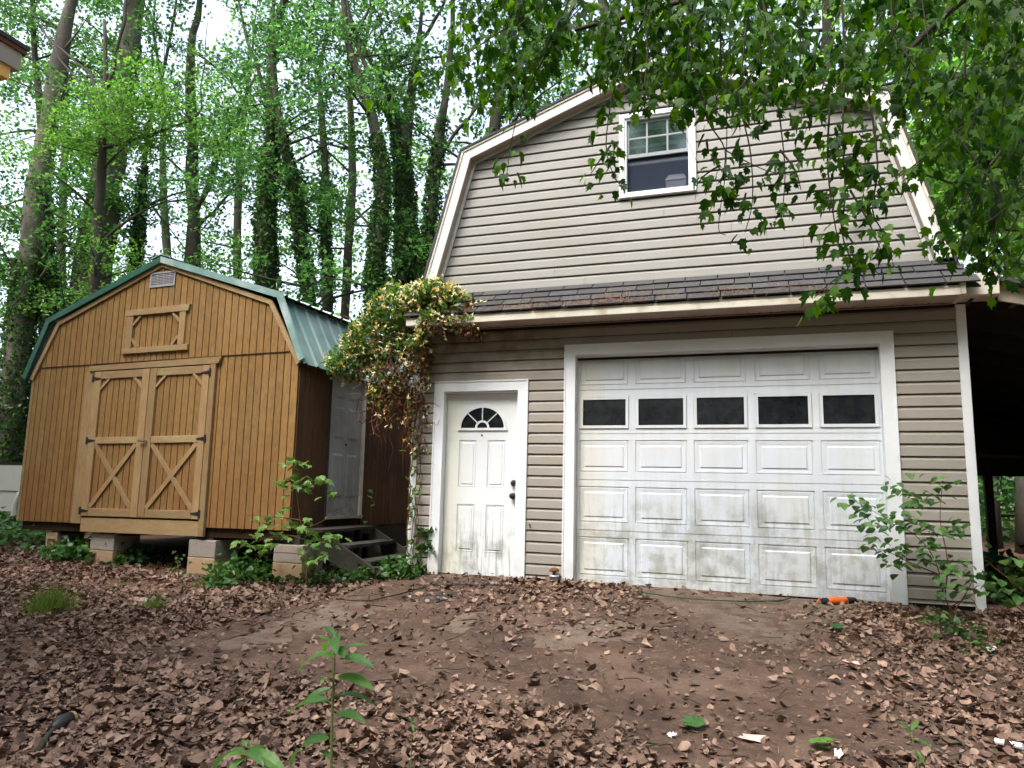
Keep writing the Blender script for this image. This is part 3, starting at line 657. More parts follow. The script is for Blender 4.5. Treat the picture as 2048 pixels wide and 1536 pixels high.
for y in (3.0,):
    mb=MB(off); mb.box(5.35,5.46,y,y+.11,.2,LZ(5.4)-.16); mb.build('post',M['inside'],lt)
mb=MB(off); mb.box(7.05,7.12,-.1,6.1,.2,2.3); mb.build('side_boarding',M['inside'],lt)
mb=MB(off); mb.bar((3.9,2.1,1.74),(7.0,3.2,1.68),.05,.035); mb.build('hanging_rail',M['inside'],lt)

# ------------------------------------------------------------------ shed
SO=(-2.98058,-.51957,.6); SA=-.0237055; SG=.011143
shed=thing('barn_shed','brown wooden barn shed with green metal roof raised on concrete blocks','shed',SO,rot=(0,-SG,SA))
so_=(0,0,.6)
def SM(): return MB(so_)
SW=-4.25; SD=6.0; ZB,ZE=.705,2.61
kR=(-.42,3.35); kL=(-3.90,3.33); AP=(-2.155,3.985)
OUT=[(SW-.05,ZE-.03),kL,AP,kR,(.03,ZE-.02)]
def roofz(x):
    P=OUT
    for i in range(4):
        if P[i][0]<=x<=P[i+1][0]:
            t=(x-P[i][0])/(P[i+1][0]-P[i][0]); return P[i][1]+t*(P[i+1][1]-P[i][1])
    return ZE
# core box (dark groove colour shows between the planks)
mb=SM(); mb.prism([(SW+.01,ZB+.01),(-.01,ZB+.01),(-.01,ZE-.03),(kR[0]-.02,kR[1]-.04),(AP[0],AP[1]-.05),(kL[0]+.02,kL[1]-.04),(SW+.01,ZE-.03)],.004,SD); o=mb.build('shed_core',M['groove'],shed); fix_norm(o.data)
PW=.1016
def plank(x0,x1,y0,zlo,ztop0,ztop1,material,parent,th=.014,g=.0062):
    mb=SM(); mb.prism([(x0+g,zlo),(x1-g,zlo),(x1-g,ztop1),(x0+g,ztop0)],y0-th,y0); return mb.build('plank',material,parent)
x=-.0
i=0
while x>SW+.02:
    a=max(x-PW,SW); 
    # lower boards (left and right of the doors)
    if a>-1.16 or x<-3.20 or True:
        if x<=-3.2 or a>=-1.165: plank(a,x,.002,ZB,2.722,2.722,M['plank'],shed)
        elif a<-1.165<x: plank(-1.165,x,.002,ZB,2.722,2.722,M['plank'],shed) if x+1.165>.02 else None
        elif a<-3.2<x: plank(a,-3.2,.002,ZB,2.722,2.722,M['plank'],shed)
    # upper boards, slightly proud over the seam
    t0,t1=roofz(a+.004)-.015,roofz(x-.004)-.015
    if min(t0,t1)>2.76: plank(a,x,-.004,2.73,t0,t1,M['plank'],shed)
    elif max(t0,t1)>2.76: plank(a,x,-.004,2.73,max(t0,2.731),max(t1,2.731),M['plank'],shed)
    x=a; i+=1
mb=SM(); mb.box(SW+.1,-.10,-.022,-.0165,2.722,2.731); mb.build('seam_flashing',M['groove'],shed)
# side wall (towards the garage) with its door
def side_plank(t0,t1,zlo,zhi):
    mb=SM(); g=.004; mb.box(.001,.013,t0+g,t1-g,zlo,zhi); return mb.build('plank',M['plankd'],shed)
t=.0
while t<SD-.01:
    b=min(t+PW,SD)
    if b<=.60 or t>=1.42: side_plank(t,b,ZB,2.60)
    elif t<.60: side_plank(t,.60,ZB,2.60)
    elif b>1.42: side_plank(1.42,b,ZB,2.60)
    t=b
sdoor=link('side_door',None,shed)
def ybox(mb,x0,x1,t0,t1,z0,z1): mb.box(x0,x1,t0,t1,z0,z1)
mb=SM(); ybox(mb,-.02,.006,.642,1.345,.845,2.56); mb.build('door_slab',M['greydoor'],sdoor)
for (a,b) in ((.72,.96),(1.03,1.27)):
    for (c,d) in ((1.06,1.60),(1.78,2.18),(2.28,2.46)):
        mb=SM(); 
        mb.hexa([(.006,a,c),(.006,b,c),(.006,b,d),(.006,a,d),(.016,a+.03,c+.03),(.016,b-.03,c+.03),(.016,b-.03,d-.03),(.016,a+.03,d-.03)]); o=mb.build('panel',M['greydoor'],sdoor); fix_norm(o.data)
mb=SM(); mb.tube([(.007,1.01,1.72),(.012,1.01,1.72)],.018,8); mb.build('knob_hole',M['black'],sdoor)
mb=SM(); ybox(mb,-.01,.030,1.355,1.415,.80,2.60); mb.build('door_trim',M['cream'],shed)
mb=SM(); ybox(mb,-.01,.022,.605,.640,.80,2.60); mb.build('door_trim',M['oldwood'],shed)
mb=SM(); ybox(mb,-.01,.055,.62,1.40,.810,.842); mb.build('door_sill',M['greyp'],shed)
# corner boards and floor rim
mb=SM(); mb.box(-.10,.001,-.014,-.0105,ZB,ZE+.02)
mb=SM(); mb.box(SW-.045,SW+.002,-.016,.05,ZB,ZE-.04); mb.build('corner_board',M['boardh'],shed)
mb=SM(); mb.box(SW+.02,-.02,.03,.07,ZB-.11,ZB-.002); mb.build('rim_joist',M['groove'],shed)
mb=SM(); mb.box(-.06,-.02,.075,SD,ZB-.11,ZB-.002); mb.build('rim_joist',M['oldwood'],shed)
mb=SM(); mb.box(SW+.01,SW+.05,.075,SD,ZB-.11,ZB-.002); mb.build('rim_joist',M['oldwood'],shed)
for xx in (-3.65,-2.6,-1.3,-.25):
    mb=SM(); mb.box(xx-.07,xx+.07,.071,SD-.1,ZB-.15,ZB-.02); mb.build('skid',M['oldwood'],shed)
mb=SM(); mb.box(-3.3,-.01,3.6,3.64,-.4,ZB-.11); mb.build('light_block_board',M['inside'],shed)  # dark boards added to keep light out from under the shed
mb=SM(); mb.box(-.05,-.02,1.7,3.59,-.4,ZB-.11); mb.build('light_block_board',M['inside'],shed)  # second added board blocking light from the garage side
# door opening trim
def fb(x0,x1,z0,z1,y0,y1,material,name,parent,bev=.004):
    mb=SM(); mb.box(x0,x1,y0,y1,z0,z1,bev); return mb.build(name,material,parent)
fb(-3.295,-3.125,.70,2.632,-.032,-.0105,M['board'],'door_post',shed)
fb(-1.245,-1.165,.60,2.632,-.050,-.0105,M['board'],'door_post',shed)
fb(-3.12,-1.25,.60,.775,-.035,-.0105,M['boardh'],'door_sill_board',shed)
mb=SM(); mb.prism([(-3.22,2.633),(-1.125,2.633),(-1.085,2.715),(-3.22,2.700)],-.055,-.0175); mb.build('header_board',M['boardh'],shed)
# double doors
for di,(dx0,dx1) in enumerate(((-3.115,-2.190),(-2.180,-1.252))):
    d=link('shed_door',None,shed)
    zlo,zhi=.795,2.62; yf=-.052
    x=dx0+.02
    while x<dx1-.02:
        b=min(x+PW*.98,dx1-.02); mb=SM(); mb.box(x+.006,b-.006,-.028,-.016,zlo+.03,zhi-.03); mb.build('plank',M['plank'],d); x=b
    mb=SM(); mb.box(dx0+.01,dx1-.01,-.0155,-.0106,zlo+.01,zhi-.01); mb.build('backing',M['groove'],d)
    w=.115 if di==0 else .105
    fb(dx0,dx0+w,zlo,zhi,yf,-.0285,M['board'],'stile',d); fb(dx1-w,dx1,zlo,zhi,yf,-.0285,M['board'],'stile',d)
    for (z0,z1) in ((zlo+.001,zlo+.098),(1.692,1.776),(zhi-.098,zhi-.001)):
        fb(dx0+w+.001,dx1-w-.001,z0,z1,yf+.003,-.0285,M['boardh'],'rail',d)
    xa,xb=dx0+w,dx1-w; za,zb_=zlo+.1,1.69
    def brace(p,q,y0=-.046,y1=-.0287,wd_=.058):
        px,pz=p;qx,qz=q; L_=math.hypot(qx-px,qz-pz); nx_,nz_=-(qz-pz)/L_*wd_/2,(qx-px)/L_*wd_/2
        mb=SM(); mb.prism([(px+nx_,pz+nz_),(px-nx_,pz-nz_),(qx-nx_,qz-nz_),(qx+nx_,qz+nz_)],y0,y1); o=mb.build('brace',M['board'],d); fix_norm(o.data)
    brace((xa+.01,zb_-.01),(xb-.01,za+.01)); brace((xa+.01,za+.01),(xb-.01,zb_-.01),-.0485,-.0465+.017)
    brace((xa-.005,2.39),(xa+.14,2.525),wd_=.034); brace((xb+.005,2.39),(xb-.14,2.525),wd_=.034)
    for hz in (2.53,1.735,.86):
        hx=dx0-.005 if di==0 else dx1+.005; sg=1 if di==0 else -1
        mb=SM(); mb.box(hx-.014-(.01*sg),hx+.014-(.01*sg),-.060,-.0525,hz-.046,hz+.046)
        t_=[(hx+.012*sg,hz-.022),(hx+.12*sg,hz-.006),(hx+.12*sg,hz+.006),(hx+.012*sg,hz+.022)]
        if sg<0: t_=t_[::-1]
        mb.prism(t_,-.058,-.0525)
        o=mb.build('hinge',M['black'],d); fix_norm(o.data)
    if di==1:
        mb=SM(); mb.tube([(dx0+.045,-.053,1.715),(dx0+.045,-.085,1.715)],.012,8); mb.tube([(dx0+.05,-.085,1.715),(dx0-.055,-.088,1.722)],.014,8); mb.build('handle',M['steel'],d)
# loft door (decorative frame) and vent
fb(-2.70,-1.63,2.828,2.90,-.050,-.0165,M['boardh'],'loft_sill',shed)
mb=SM(); mb.prism([(-2.685,3.325),(-1.665,3.325),(-1.64,3.408),(-2.685,3.400)],-.050,-.0165); mb.build('loft_header',M['boardh'],shed)
fb(-2.655,-2.555,2.901,3.324,-.044,-.0165,M['board'],'loft_stile',shed); fb(-1.80,-1.70,2.901,3.324,-.044,-.0165,M['board'],'loft_stile',shed)
for (p,q) in (((-2.555,3.20),(-2.44,3.315)),((-1.80,3.20),(-1.915,3.315)),((-2.555,3.02),(-2.46,2.905)),((-1.80,3.02),(-1.895,2.905))):
    px,pz=p;qx,qz=q; wd_=.032; L_=math.hypot(qx-px,qz-pz); nx_,nz_=-(qz-pz)/L_*wd_/2,(qx-px)/L_*wd_/2
    mb=SM(); mb.prism([(px+nx_,pz+nz_),(px-nx_,pz-nz_),(qx-nx_,qz-nz_),(qx+nx_,qz+nz_)],-.040,-.0167); o=mb.build('brace',M['board'],shed); fix_norm(o.data)
vt=link('gable_vent',None,shed)
mb=SM()
for q in ((-2.345,-1.935,3.675,3.695),(-2.345,-1.935,3.85,3.87),(-2.345,-2.325,3.695,3.85),(-1.955,-1.935,3.695,3.85)): mb.box(q[0],q[1],-.030,-.0165,q[2],q[3])
mb.build('vent_frame',M['vent'],vt)
for i in range(7):
    z=3.698+i*.0215; mb=SM(); mb.hexa([(-2.324,-.029,z),(-1.956,-.029,z),(-1.956,-.018,z+.012),(-2.324,-.018,z+.012),(-2.324,-.027,z+.003),(-1.956,-.027,z+.003),(-1.956,-.0168,z+.015),(-2.324,-.0168,z+.015)]); mb.build('louvre',M['vent'],vt)
mb=SM(); mb.box(-2.324,-1.956,-.0174,-.0166,3.696,3.849); mb.build('vent_back',M['vent'],vt)
# rake boards (wood) and green metal edge
for i in range(4):
    A,B=offset_poly(OUT,-.008),offset_poly(OUT,.048)
    mb=SM(); mb.prism([A[i],A[i+1],B[i+1],B[i]],-.042,-.0165); o=mb.build('rake_board',M['boardh'],shed); fix_norm(o.data)
R2=[(SW-.12,ZE-.03),(-4.035,3.345),(AP[0],AP[1]+.02),(-.30,3.385),(.06,ZE-.005)]
for i in range(4):
    A,B=offset_poly(R2,-.055),offset_poly(R2,.022)
    mb=SM(); mb.prism([A[i],A[i+1],B[i+1],B[i]],-.075,-.043); o=mb.build('roof_edge_trim',M['greend'] if i<2 else M['green2'],shed); fix_norm(o.data)
# ribbed metal roof panels
def roof_panel(P,Q,t0,t1,material,nm='roof_panel'):
    """sheet from P (x,z low) to Q (x,z high), depth t0..t1, ribs every .23 m"""
    dx,dz=Q[0]-P[0],Q[1]-P[1]; L_=math.hypot(dx,dz); nx_,nz_=-dz/L_,dx/L_
    if nz_<0: nx_,nz_=-nx_,-nz_
    mb=SM(); st=[]; t=t0
    while t<t1-.001:
        st+= [(t,0),(t+.02,.022),(t+.045,.022),(t+.065,0)]
        st.append((min(t+.2286,t1)-.001,0)); t+=.2286
    n=len(st)
    for (x_,z_) in (P,Q):
        for (tt,h) in st: mb.v.append((x_+nx_*h,min(tt,t1),z_+nz_*h))
    for (x_,z_) in (P,Q):
        for (tt,h) in st: mb.v.append((x_+nx_*(h-.006),min(tt,t1),z_+nz_*(h-.006)))
    for i in range(n-1):
        mb.f+= [(i,i+1,n+i+1,n+i),(2*n+i,3*n+i,3*n+i+1,2*n+i+1),(i,2*n+i,2*n+i+1,i+1),(n+i,n+i+1,3*n+i+1,3*n+i)]
    return mb.build(nm,material,shed)
t=-.042
while t<SD+.05:
    t2=t+.9144
    roof_panel((R2[4][0]+.03,R2[4][1]-.035),(R2[3][0]-.03,R2[3][1]+.005),t,t2,M['green'])
    roof_panel((R2[0][0]-.02,R2[0][1]-.03),(R2[1][0]+.03,R2[1][1]+.005),t,t2,M['green'])
    roof_panel((R2[3][0]+.07,R2[3][1]+.005),(AP[0],AP[1]+.06),t,t2,M['green2'])
    roof_panel((R2[1][0]-.07,R2[1][1]+.005),(AP[0],AP[1]+.06),t,t2,M['green'])
    t=t2
mb=SM(); mb.prism([(AP[0]-.16,AP[1]+.045),(AP[0],AP[1]+.098),(AP[0]+.16,AP[1]+.045),(AP[0]+.16,AP[1]+.054),(AP[0],AP[1]+.107),(AP[0]-.16,AP[1]+.054)],-.08,SD+.05); o=mb.build('ridge_cap',M['green2'],shed); fix_norm(o.data)
# concrete block piers
def w_shed(s,t):
    return np.array([SO[0]+s*math.cos(SA)-t*math.sin(SA),SO[1]+s*math.sin(SA)+t*math.cos(SA)])
def block(s,t,z,label,w=.39,d=.39,h=.193,rot=0,core=False,group='concrete blocks under the shed'):
    p=w_shed(s,t); o_=thing('concrete_block',label,'concrete block',(p[0],p[1],z),group,rot=(0,0,SA+rot))
    mb=MB(); b=.006
    if core:   # hollow block stood on its end, cavity to the front
        mb.box(-w/2,w/2,.02,d,0,h); mb.box(-w/2,-w/2+.04,-.0,.0195,0,h); mb.box(w/2-.04,w/2,0,.0195,0,h); mb.box(-w/2+.04,w/2-.04,0,.0195,h*.76,h); 
    else: mb.box(-w/2,w/2,0,d,0,h,b)
    ob=mb.build('block_body',M['block2' if 'lower' in label or 'hollow' in label else 'block'],o_); fix_norm(ob.data); return o_
piers=[(-3.70,.05,1,'first pier from the left'),(-2.79,.02,2,'second pier from the left'),(-1.19,-.02,2,'third pier, under the right shed door'),(-.02,.02,2,'fourth pier, under the right shed corner')]
for i,(s,t,nb,txt) in enumerate(piers):
    p=w_shed(s,t); zt=ZB-.15 - (-s)*SG*1.0 + .0
    zt=.548
    if i==0:
        block(s,t,zt-.40,'hollow grey-tan block stood on end in the first pier from the left',w=.2,d=.39,h=.39,core=True)
    else:
        block(s,t,zt-.194,'upper pale concrete block of the '+txt)
        block(s,t,zt-.194*2-.004,'lower tan concrete block of the '+txt,rot=.01)
        gzv=ground(*p)
        if zt-.392>gzv+.0: block(s,t,zt-.194*3-.008,'buried bottom concrete block of the '+txt)
    fb(s-.13 if i else s-.08,s+.10,zt+.003,zt+.10,t+.06,t+.30,M['oldwood'],'shim',shed)
for i,(s,t) in enumerate(((-3.6,2.6),(-2.3,2.6),(-1.0,2.6),(-2.3,5.2))):
    for j in range(2): block(s,t,.548-.197*(j+1),'%s shaded concrete block of the %s deep under the shed'%(('upper','lower')[j],('left middle pier','centre middle pier','right middle pier','rear pier')[i]))
# steps to the side door ------------------------------------------------------
stp=thing('wooden_steps','weathered grey wooden steps up to the shed side door','steps',(-2.6,0,.28))
off=(-2.6,0,.28)
mb=MB(off); mb.box(-2.93,-2.62,-.43,.78,.69,.722); mb.build('tread',M['oldwood'],stp)
for y in (-.40,.74):
    mb=MB(off); mb.hexa([(-2.66,y,.50),(-1.98,y,.16),(-1.88,y,.26),(-2.66,y,.689)][:0] or [(-2.70,y,.46),(-2.02,y,.16),(-2.02,y+.04,.16),(-2.70,y+.04,.46),(-2.66,y,.70),(-1.86,y,.28),(-1.86,y+.04,.28),(-2.66,y+.04,.70)]); mb.build('stringer',M['oldwood'],stp)
for (x,z) in ((-2.42,.545),(-2.14,.385)):
    mb=MB(off); mb.box(x-.13,x+.10,-.355,.735,z-.018,z+.018); mb.build('tread',M['oldwood'],stp)
for y in (-.35,.70):
    mb=MB(off); mb.box(-2.90,-2.82,y,y+.08,.2,.688); mb.build('post',M['oldwood'],stp)

# ------------------------------------------------------------------ pickup truck behind the shed
def make_truck():
    Y=1.9; p=at(10,1000,Y); base=(p[0]-1.2,Y+1.0,ground(p[0],Y))
    tr=thing('pickup_truck','white pickup truck with flared rear wing half hidden behind the shed','pickup truck',base)
    gz_=base[2]; xr=at(64,1000,Y)[0]+1.05   # rear end to the right, hidden by the shed
    zt=at(25,930,Y)[2]; zs=at(25,1032,Y)[2]; zl=at(25,983,Y)[2]
    def B(): return MB(base)
    mb=B(); 
    mb.prism([(xr-7.4,zs+.08),(xr-.05,zs+.08),(xr,zs+.3),(xr,zt-.05),(xr-.03,zt),(xr-5.0,zt),(xr-5.0,zt-.02),(xr-7.4,zt-.05)],Y,Y+.06); mb.build('bed_side',M['truck'],tr)
    mb=B(); mb.box(xr-7.4,xr,Y-.012,Y-.001,zl,zl+.012); mb.build('body_crease',M['rubber'],tr)
    mb=B(); mb.box(xr-3.4,xr-.03,Y-.005,Y+.05,zt+.002,zt+.05); mb.build('bed_rail',M['rubber'],tr)
    mb=B(); mb.box(xr-7.4,xr,Y+.061,Y+1.75,zs+.25,zt-.25); mb.build('bed',M['truck'],tr)
    mb=B(); mb.box(xr-7.4,xr,Y+1.751,Y+1.81,zs+.08,zt); mb.build('bed_side',M['truck'],tr)
    cx_=at(82,1000,Y)[0]; wr=.40
    # flared wing over the wheel
    mb=B(); n=14; A=[];Bv=[]
    for i in range(n+1):
        a=math.radians(-12+204*i/n); A.append((cx_+.62*math.cos(a),zs+.10+.60*math.sin(a))); Bv.append((cx_+.40*math.cos(a),zs+.10+.40*math.sin(a)))
    for i in range(n+1):
        a=math.radians(-12+204*i/n); c_,s_=math.cos(a),math.sin(a)
        for rr,yy in ((.60,Y-.002),(.56,Y-.09),(.49,Y-.15),(.42,Y-.17),(.39,Y-.15),(.39,Y-.002)): mb.v.append((cx_+rr*c_,yy,zs+.10+rr*s_))
    for i in range(n):
        for k in range(5): q=i*6+k; mb.f.append((q,q+1,q+7,q+6))
    o=mb.build('rear_wing',M['truck'],tr,True); fix_norm(o.data)
    for wx in (cx_,cx_-4.2):
        for yy in (Y-.02,Y+1.6):
            mb=B(); mb.tube([(wx,yy-.12,gz_+wr),(wx,yy-.10,gz_+wr),(wx,yy+.10,gz_+wr),(wx,yy+.12,gz_+wr)],[wr-.04,wr,wr,wr-.04],20); w=mb.build('tyre',M['rubber'],tr)
            mb=B(); mb.tube([(wx,yy-.125,gz_+wr),(wx,yy-.121,gz_+wr)],.22,16); mb.build('rim',M['steel'],tr)
    mb=B(); mb.prism([(xr-6.7,zt-.04),(xr-5.15,zt-.04),(xr-7.45,zt+.5),(xr-6.3,zt+.5)],Y+.08,Y+1.7); mb.build('cab',M['truck'],tr)
    mb=B(); mb.prism([(xr-6.5,zt+.02),(xr-5.3,zt+.02),(xr-5.38,zt+.4),(xr-6.2,zt+.4)],Y+.07,Y+.079); mb.build('side_window',M['glass'],tr)
    mb=B(); mb.box(xr+.001,xr+.12,Y,Y+1.8,zs+.05,zs+.25); mb.build('bumper',M['steel'],tr)
make_truck()

# ------------------------------------------------------------------ neighbouring house eave, top left
def make_eave():
    c=at(60,101,-4.3); x1=c[0]; zt=c[2]
    h=thing('house_eave','corner of a house eave with brown board and painted yellow glare at the top left','house eave',(x1-1,-5.5,zt-2.5))
    B=lambda: MB((x1-1,-5.5,zt-2.5))
    mb=B(); mb.box(x1-3,x1,-8.5,-4.3,zt-.008,zt+.02); mb.build('roof_edge',M['shingle'],h)
    mb=B(); mb.box(x1-3,x1-.008,-8.5,-4.312,zt-.042,zt-.009); mb.build('fascia',M['eave'],h)
    mb=B(); mb.box(x1-3,x1-.02,-8.5,-4.335,zt-.165,zt-.043); mb.build('frieze_board',M['greyp'],h)
    mb=B(); mb.box(x1-3,x1-.035,-8.5,-4.385,zt-.25,zt-.166); mb.build('glare_strip',M['yellow'],h)  # glare below the frieze, built as a yellow board
    mb=B(); mb.box(x1-3,x1-.9,-8.5,-5.6,0,zt-.251); mb.build('wall',M['greyp'],h)
make_eave()

# ------------------------------------------------------------------ trees
def smooth_path(P,sub=4):
    P=[np.array(p,float) for p in P]; out=[]
    for i in range(len(P)-1):
        p0=P[max(i-1,0)];p1=P[i];p2=P[i+1];p3=P[min(i+2,len(P)-1)]
        for k in range(sub):
            t=k/sub; out.append(.5*((2*p1)+(-p0+p2)*t+(2*p0-5*p1+4*p2-p3)*t*t+(-p0+3*p1-3*p2+p3)*t**3))
    out.append(P[-1]); return out
def px_path(pts,Y):
    """[(px,py,width_px)] -> points with radii"""
    out=[]
    for q in pts:
        yy=Y+(q[3] if len(q)>3 else 0); p=at(q[0],q[1],yy); dist=abs((p-CAM)@_f); out.append(np.array([*p,q[2]/2*dist/F_PX]))
    return out
def spray_template(rng,n=34,ln=.9):
    """a flat twig spray of leaves; returns verts,tris of leaves in unit-ish metres"""
    V=[];T=[];o=0
    for i in range(n):
        t=rng.uniform(.05,1); side=rng.choice([-1,1]); w=(1-.55*t)*.55*rng.uniform(0,1)**.7
        pos=np.array([side*w,t*ln,-.18*t*t+rng.normal(0,.06)])
        R=rots(1,.55,rng,(.10,.155))[0]
        V.append(LEAF[0]@R.T+pos); T.append(LEAF[1]+o); o+=4
    return np.concatenate(V),np.concatenate(T)
_sr=np.random.default_rng(3)
SPRAYS=[spray_template(_sr) for _ in range(6)]
def crown_mesh(name,centers,dirs,material,scale=(.8,1.25),rng=RNG):
    N=len(centers); which=rng.integers(0,len(SPRAYS),N); jobs=[]
    d=dirs/np.linalg.norm(dirs,axis=1,keepdims=True); up=np.tile([0,0,1.],(N,1))+rng.normal(0,.35,(N,3))
    x=np.cross(d,up); x/=np.linalg.norm(x,axis=1,keepdims=True); z=np.cross(x,d); s=rng.uniform(scale[0],scale[1],N)
    R=np.stack([x,d,z],-1)*s[:,None,None]
    for k in range(len(SPRAYS)):
        m=which==k; jobs.append((SPRAYS[k][0],SPRAYS[k][1],R[m],centers[m]))
    return stamp_mesh(name,jobs,material)
GT='trees of the wood behind the buildings'
def tree(label,Y,pts,forks=(),n_limb=16,zr=(3,21),rad=3.2,per=13,leafm='leaf',barkm='bark',ivy=0,ivyz=8,seed=0,group=GT,sc=(.8,1.3),top=24):
    rng=np.random.default_rng(seed+101)
    P=px_path(pts,Y)
    base=P[0].copy(); gzv=ground(base[0],base[1]); b0=base.copy(); b0[2]=gzv-.1; b0[3]=base[3]*1.25
    if base[2]>gzv+.2: P=[b0]+P
    # continue above the frame
    last,prev=P[-1],P[-2]
    if last[2]<top:
        d=(last-prev)[:3]; d/=np.linalg.norm(d); d=d*.6+np.array([rng.normal(0,.14),rng.normal(0,.1),.7]); k=(top-last[2])/max(d[2],.3)
        P.append(np.array([*(last[:3]+d*k*.28+rng.normal(0,.35,3)*np.array([1,1,0])),last[3]*.72])); P.append(np.array([*(last[:3]+d*k*.6+rng.normal(0,.6,3)*np.array([1,1,0])),last[3]*.4])); P.append(np.array([*(last[:3]+d*k),.01]))
    paths=[smooth_path(P,3)]
    for f in forks:
        Q=px_path(f,Y); l,pv=Q[-1],Q[-2]
        d=(l-pv)[:3]; d/=max(np.linalg.norm(d),1e-6); Q.append(np.array([*(l[:3]+d*1.2+np.array([0,0,.4])),l[3]*.4])); paths.append(smooth_path(Q,3))
    loc=(b0[0],b0[1],gzv)
    t=thing('tree',label,'tree',loc,group)
    mb=MB(loc)
    for i,pa_ in enumerate(paths):
        rr=[max(.008,q[3]*(1+.08*rng.normal())) for q in pa_]
        mb.tube([q[:3]+rng.normal(0,.015,3) for q in pa_],rr,9 if i==0 else 7)
    C_=[];D_=[]; allp=[q for pa_ in paths for q in pa_ if zr[0]<q[2]<zr[1]]
    if allp:
        limb=MB(loc)
        for i in range(n_limb):
            q=allp[rng.integers(len(allp))]; az=rng.uniform(0,2*math.pi); el=rng.uniform(.0,.9); L_=rad*rng.uniform(.5,1.1)
            d=np.array([math.cos(az)*math.cos(el),math.sin(az)*math.cos(el)*.8,math.sin(el)])
            bend=rng.normal(0,.3,3); pp=[];n=5
            for k in range(n+1):
                u=k/n; pp.append(q[:3]+d*L_*u+bend*u*u*L_*.4-np.array([0,0,.25*u*u*L_*.5]))
            r0=max(.012,min(q[3]*.4,.05)); mb.tube(pp,[r0*(1-.85*k/n) for k in range(n+1)],5,cap=False)
            for j in range(int(per*1.45)):
                u=rng.uniform(.2,1.05); k=min(n-1,int(u*n)); p=pp[k]+(pp[k+1]-pp[k])*(u*n-k)
                if mnoise.noise(Vector((p[0]*.55,p[1]*.55,p[2]*.75+seed)))<-.06: continue
                dd=rng.normal(0,1,3)*np.array([1,1,.45])+d*.6+np.array([0,0,-.1]); dd/=np.linalg.norm(dd)
                C_.append(p+dd*rng.uniform(0,.45)); D_.append(dd)
    o=mb.build('trunk',M[barkm],t,True)
    if C_:
        me=crown_mesh('crown',np.array(C_)-np.array(loc),np.array(D_),M[leafm],sc,rng); link('crown',me,t)
    if ivy:
        pa_=paths[0]; seg=[q for q in pa_ if q[2]<ivyz]; N=ivy; PP=[]
        idx=(rng.beta(1,1.35,N)*max(1,len(seg)-1)).astype(int); u=rng.uniform(0,1,N); a=rng.uniform(0,2*math.pi,N)
        for i in range(N):
            q=seg[idx[i]]*(1-u[i])+seg[min(idx[i]+1,len(seg)-1)]*u[i]; th=1+.6*max(0,mnoise.noise(Vector((a[i],q[2]*1.2,seed))))
            r=(q[3]+abs(rng.normal(.0,.032)))*th; PP.append([q[0]+math.cos(a[i])*r,q[1]+math.sin(a[i])*r,q[2]+rng.normal(0,.03)])
        me=stamp_mesh('ivy',[(IVY[0],IVY[1],rots(N,.9,rng,(.075,.13)),np.array(PP)-np.array(loc))],M['ivy']); link('ivy',me,t)
    return t
# (label, depth, trunk pixels, forks...)
tree('broad pale-barked tree leaning right at the far left of the wood',7.5,[(15,900,52),(45,640,48),(62,520,46),(85,330,40),(108,200,34),(130,60,26)],n_limb=20,rad=3.4,per=15,barkm='palebark',ivy=8000,ivyz=8,seed=1,zr=(4.5,19),sc=(1,1.4))
tree('narrow ivy-covered trunk just right of the leaning pale tree',8.5,[(100,620,26),(92,480,24),(90,330,18),(70,120,12)],n_limb=14,rad=3,ivy=2600,ivyz=11,seed=2,per=13)
tree('thickest trunk of the wood with ivy at its foot and mottled bark above',9,[(178,600,76),(200,430,62),(228,280,50),(255,120,42),(268,0,36)],n_limb=20,rad=4,barkm='palebark',ivy=7000,ivyz=8,seed=3,zr=(6,21),per=14,sc=(1,1.4))
tree('slender dark forked maple standing in front of the thickest trunk',5.2,[(190,560,20),(196,430,18),(205,300,15),(206,200,13),(212,150,10),(206,40,7)],forks=[[(205,296,8),(270,280,6),(345,255,5),(395,228,4),(402,170,3)],[(212,180,9),(232,110,7),(248,40,6),(255,-40,4)],[(205,215,6),(180,150,5),(135,110,4),(95,75,3)],[(192,310,8),(196,250,6),(170,180,5),(120,120,4)]],n_limb=26,rad=2.3,zr=(3.6,10),per=12,leafm='leafb',barkm='darkbark',seed=4,top=9,sc=(.55,.85))
tree('thin ivy-wrapped stem right of the thickest trunk',10,[(268,560,22),(278,450,18),(286,360,12),(300,250,8)],n_limb=12,rad=3,ivy=2400,ivyz=12,seed=5)
tree('straight grey trunk rising behind the shed ridge',11,[(384,540,30),(384,400,26),(385,280,22),(380,100,16)],forks=[[(388,430,12),(420,360,12),(440,290,14),(470,240,10)],[(372,500,7),(400,450,6),(440,410,6)]],n_limb=13,rad=3.4,ivy=2000,ivyz=9,seed=6,zr=(4.5,21),per=14)
tree('tree with an ivy column directly right of the shed ridge',9.5,[(532,620,40),(530,500,36),(535,380,32),(545,260,26),(548,60,16)],forks=[[(545,270,10),(520,150,8),(490,60,6)]],n_limb=18,rad=3.6,ivy=5200,ivyz=13,seed=7,zr=(3,21),per=14)
tree('dark trunk bent left at the top beside the ivy column',9,[(618,640,26),(604,500,24),(590,380,20),(572,300,16),(548,150,10)],n_limb=14,rad=3,ivy=4000,ivyz=12,seed=8,zr=(4,20))
tree('thin trunk behind and right of the bent one',12,[(655,600,22),(650,470,20),(652,360,16),(640,150,10)],n_limb=14,rad=3.6,ivy=2200,ivyz=13,seed=9,sc=(1,1.4))
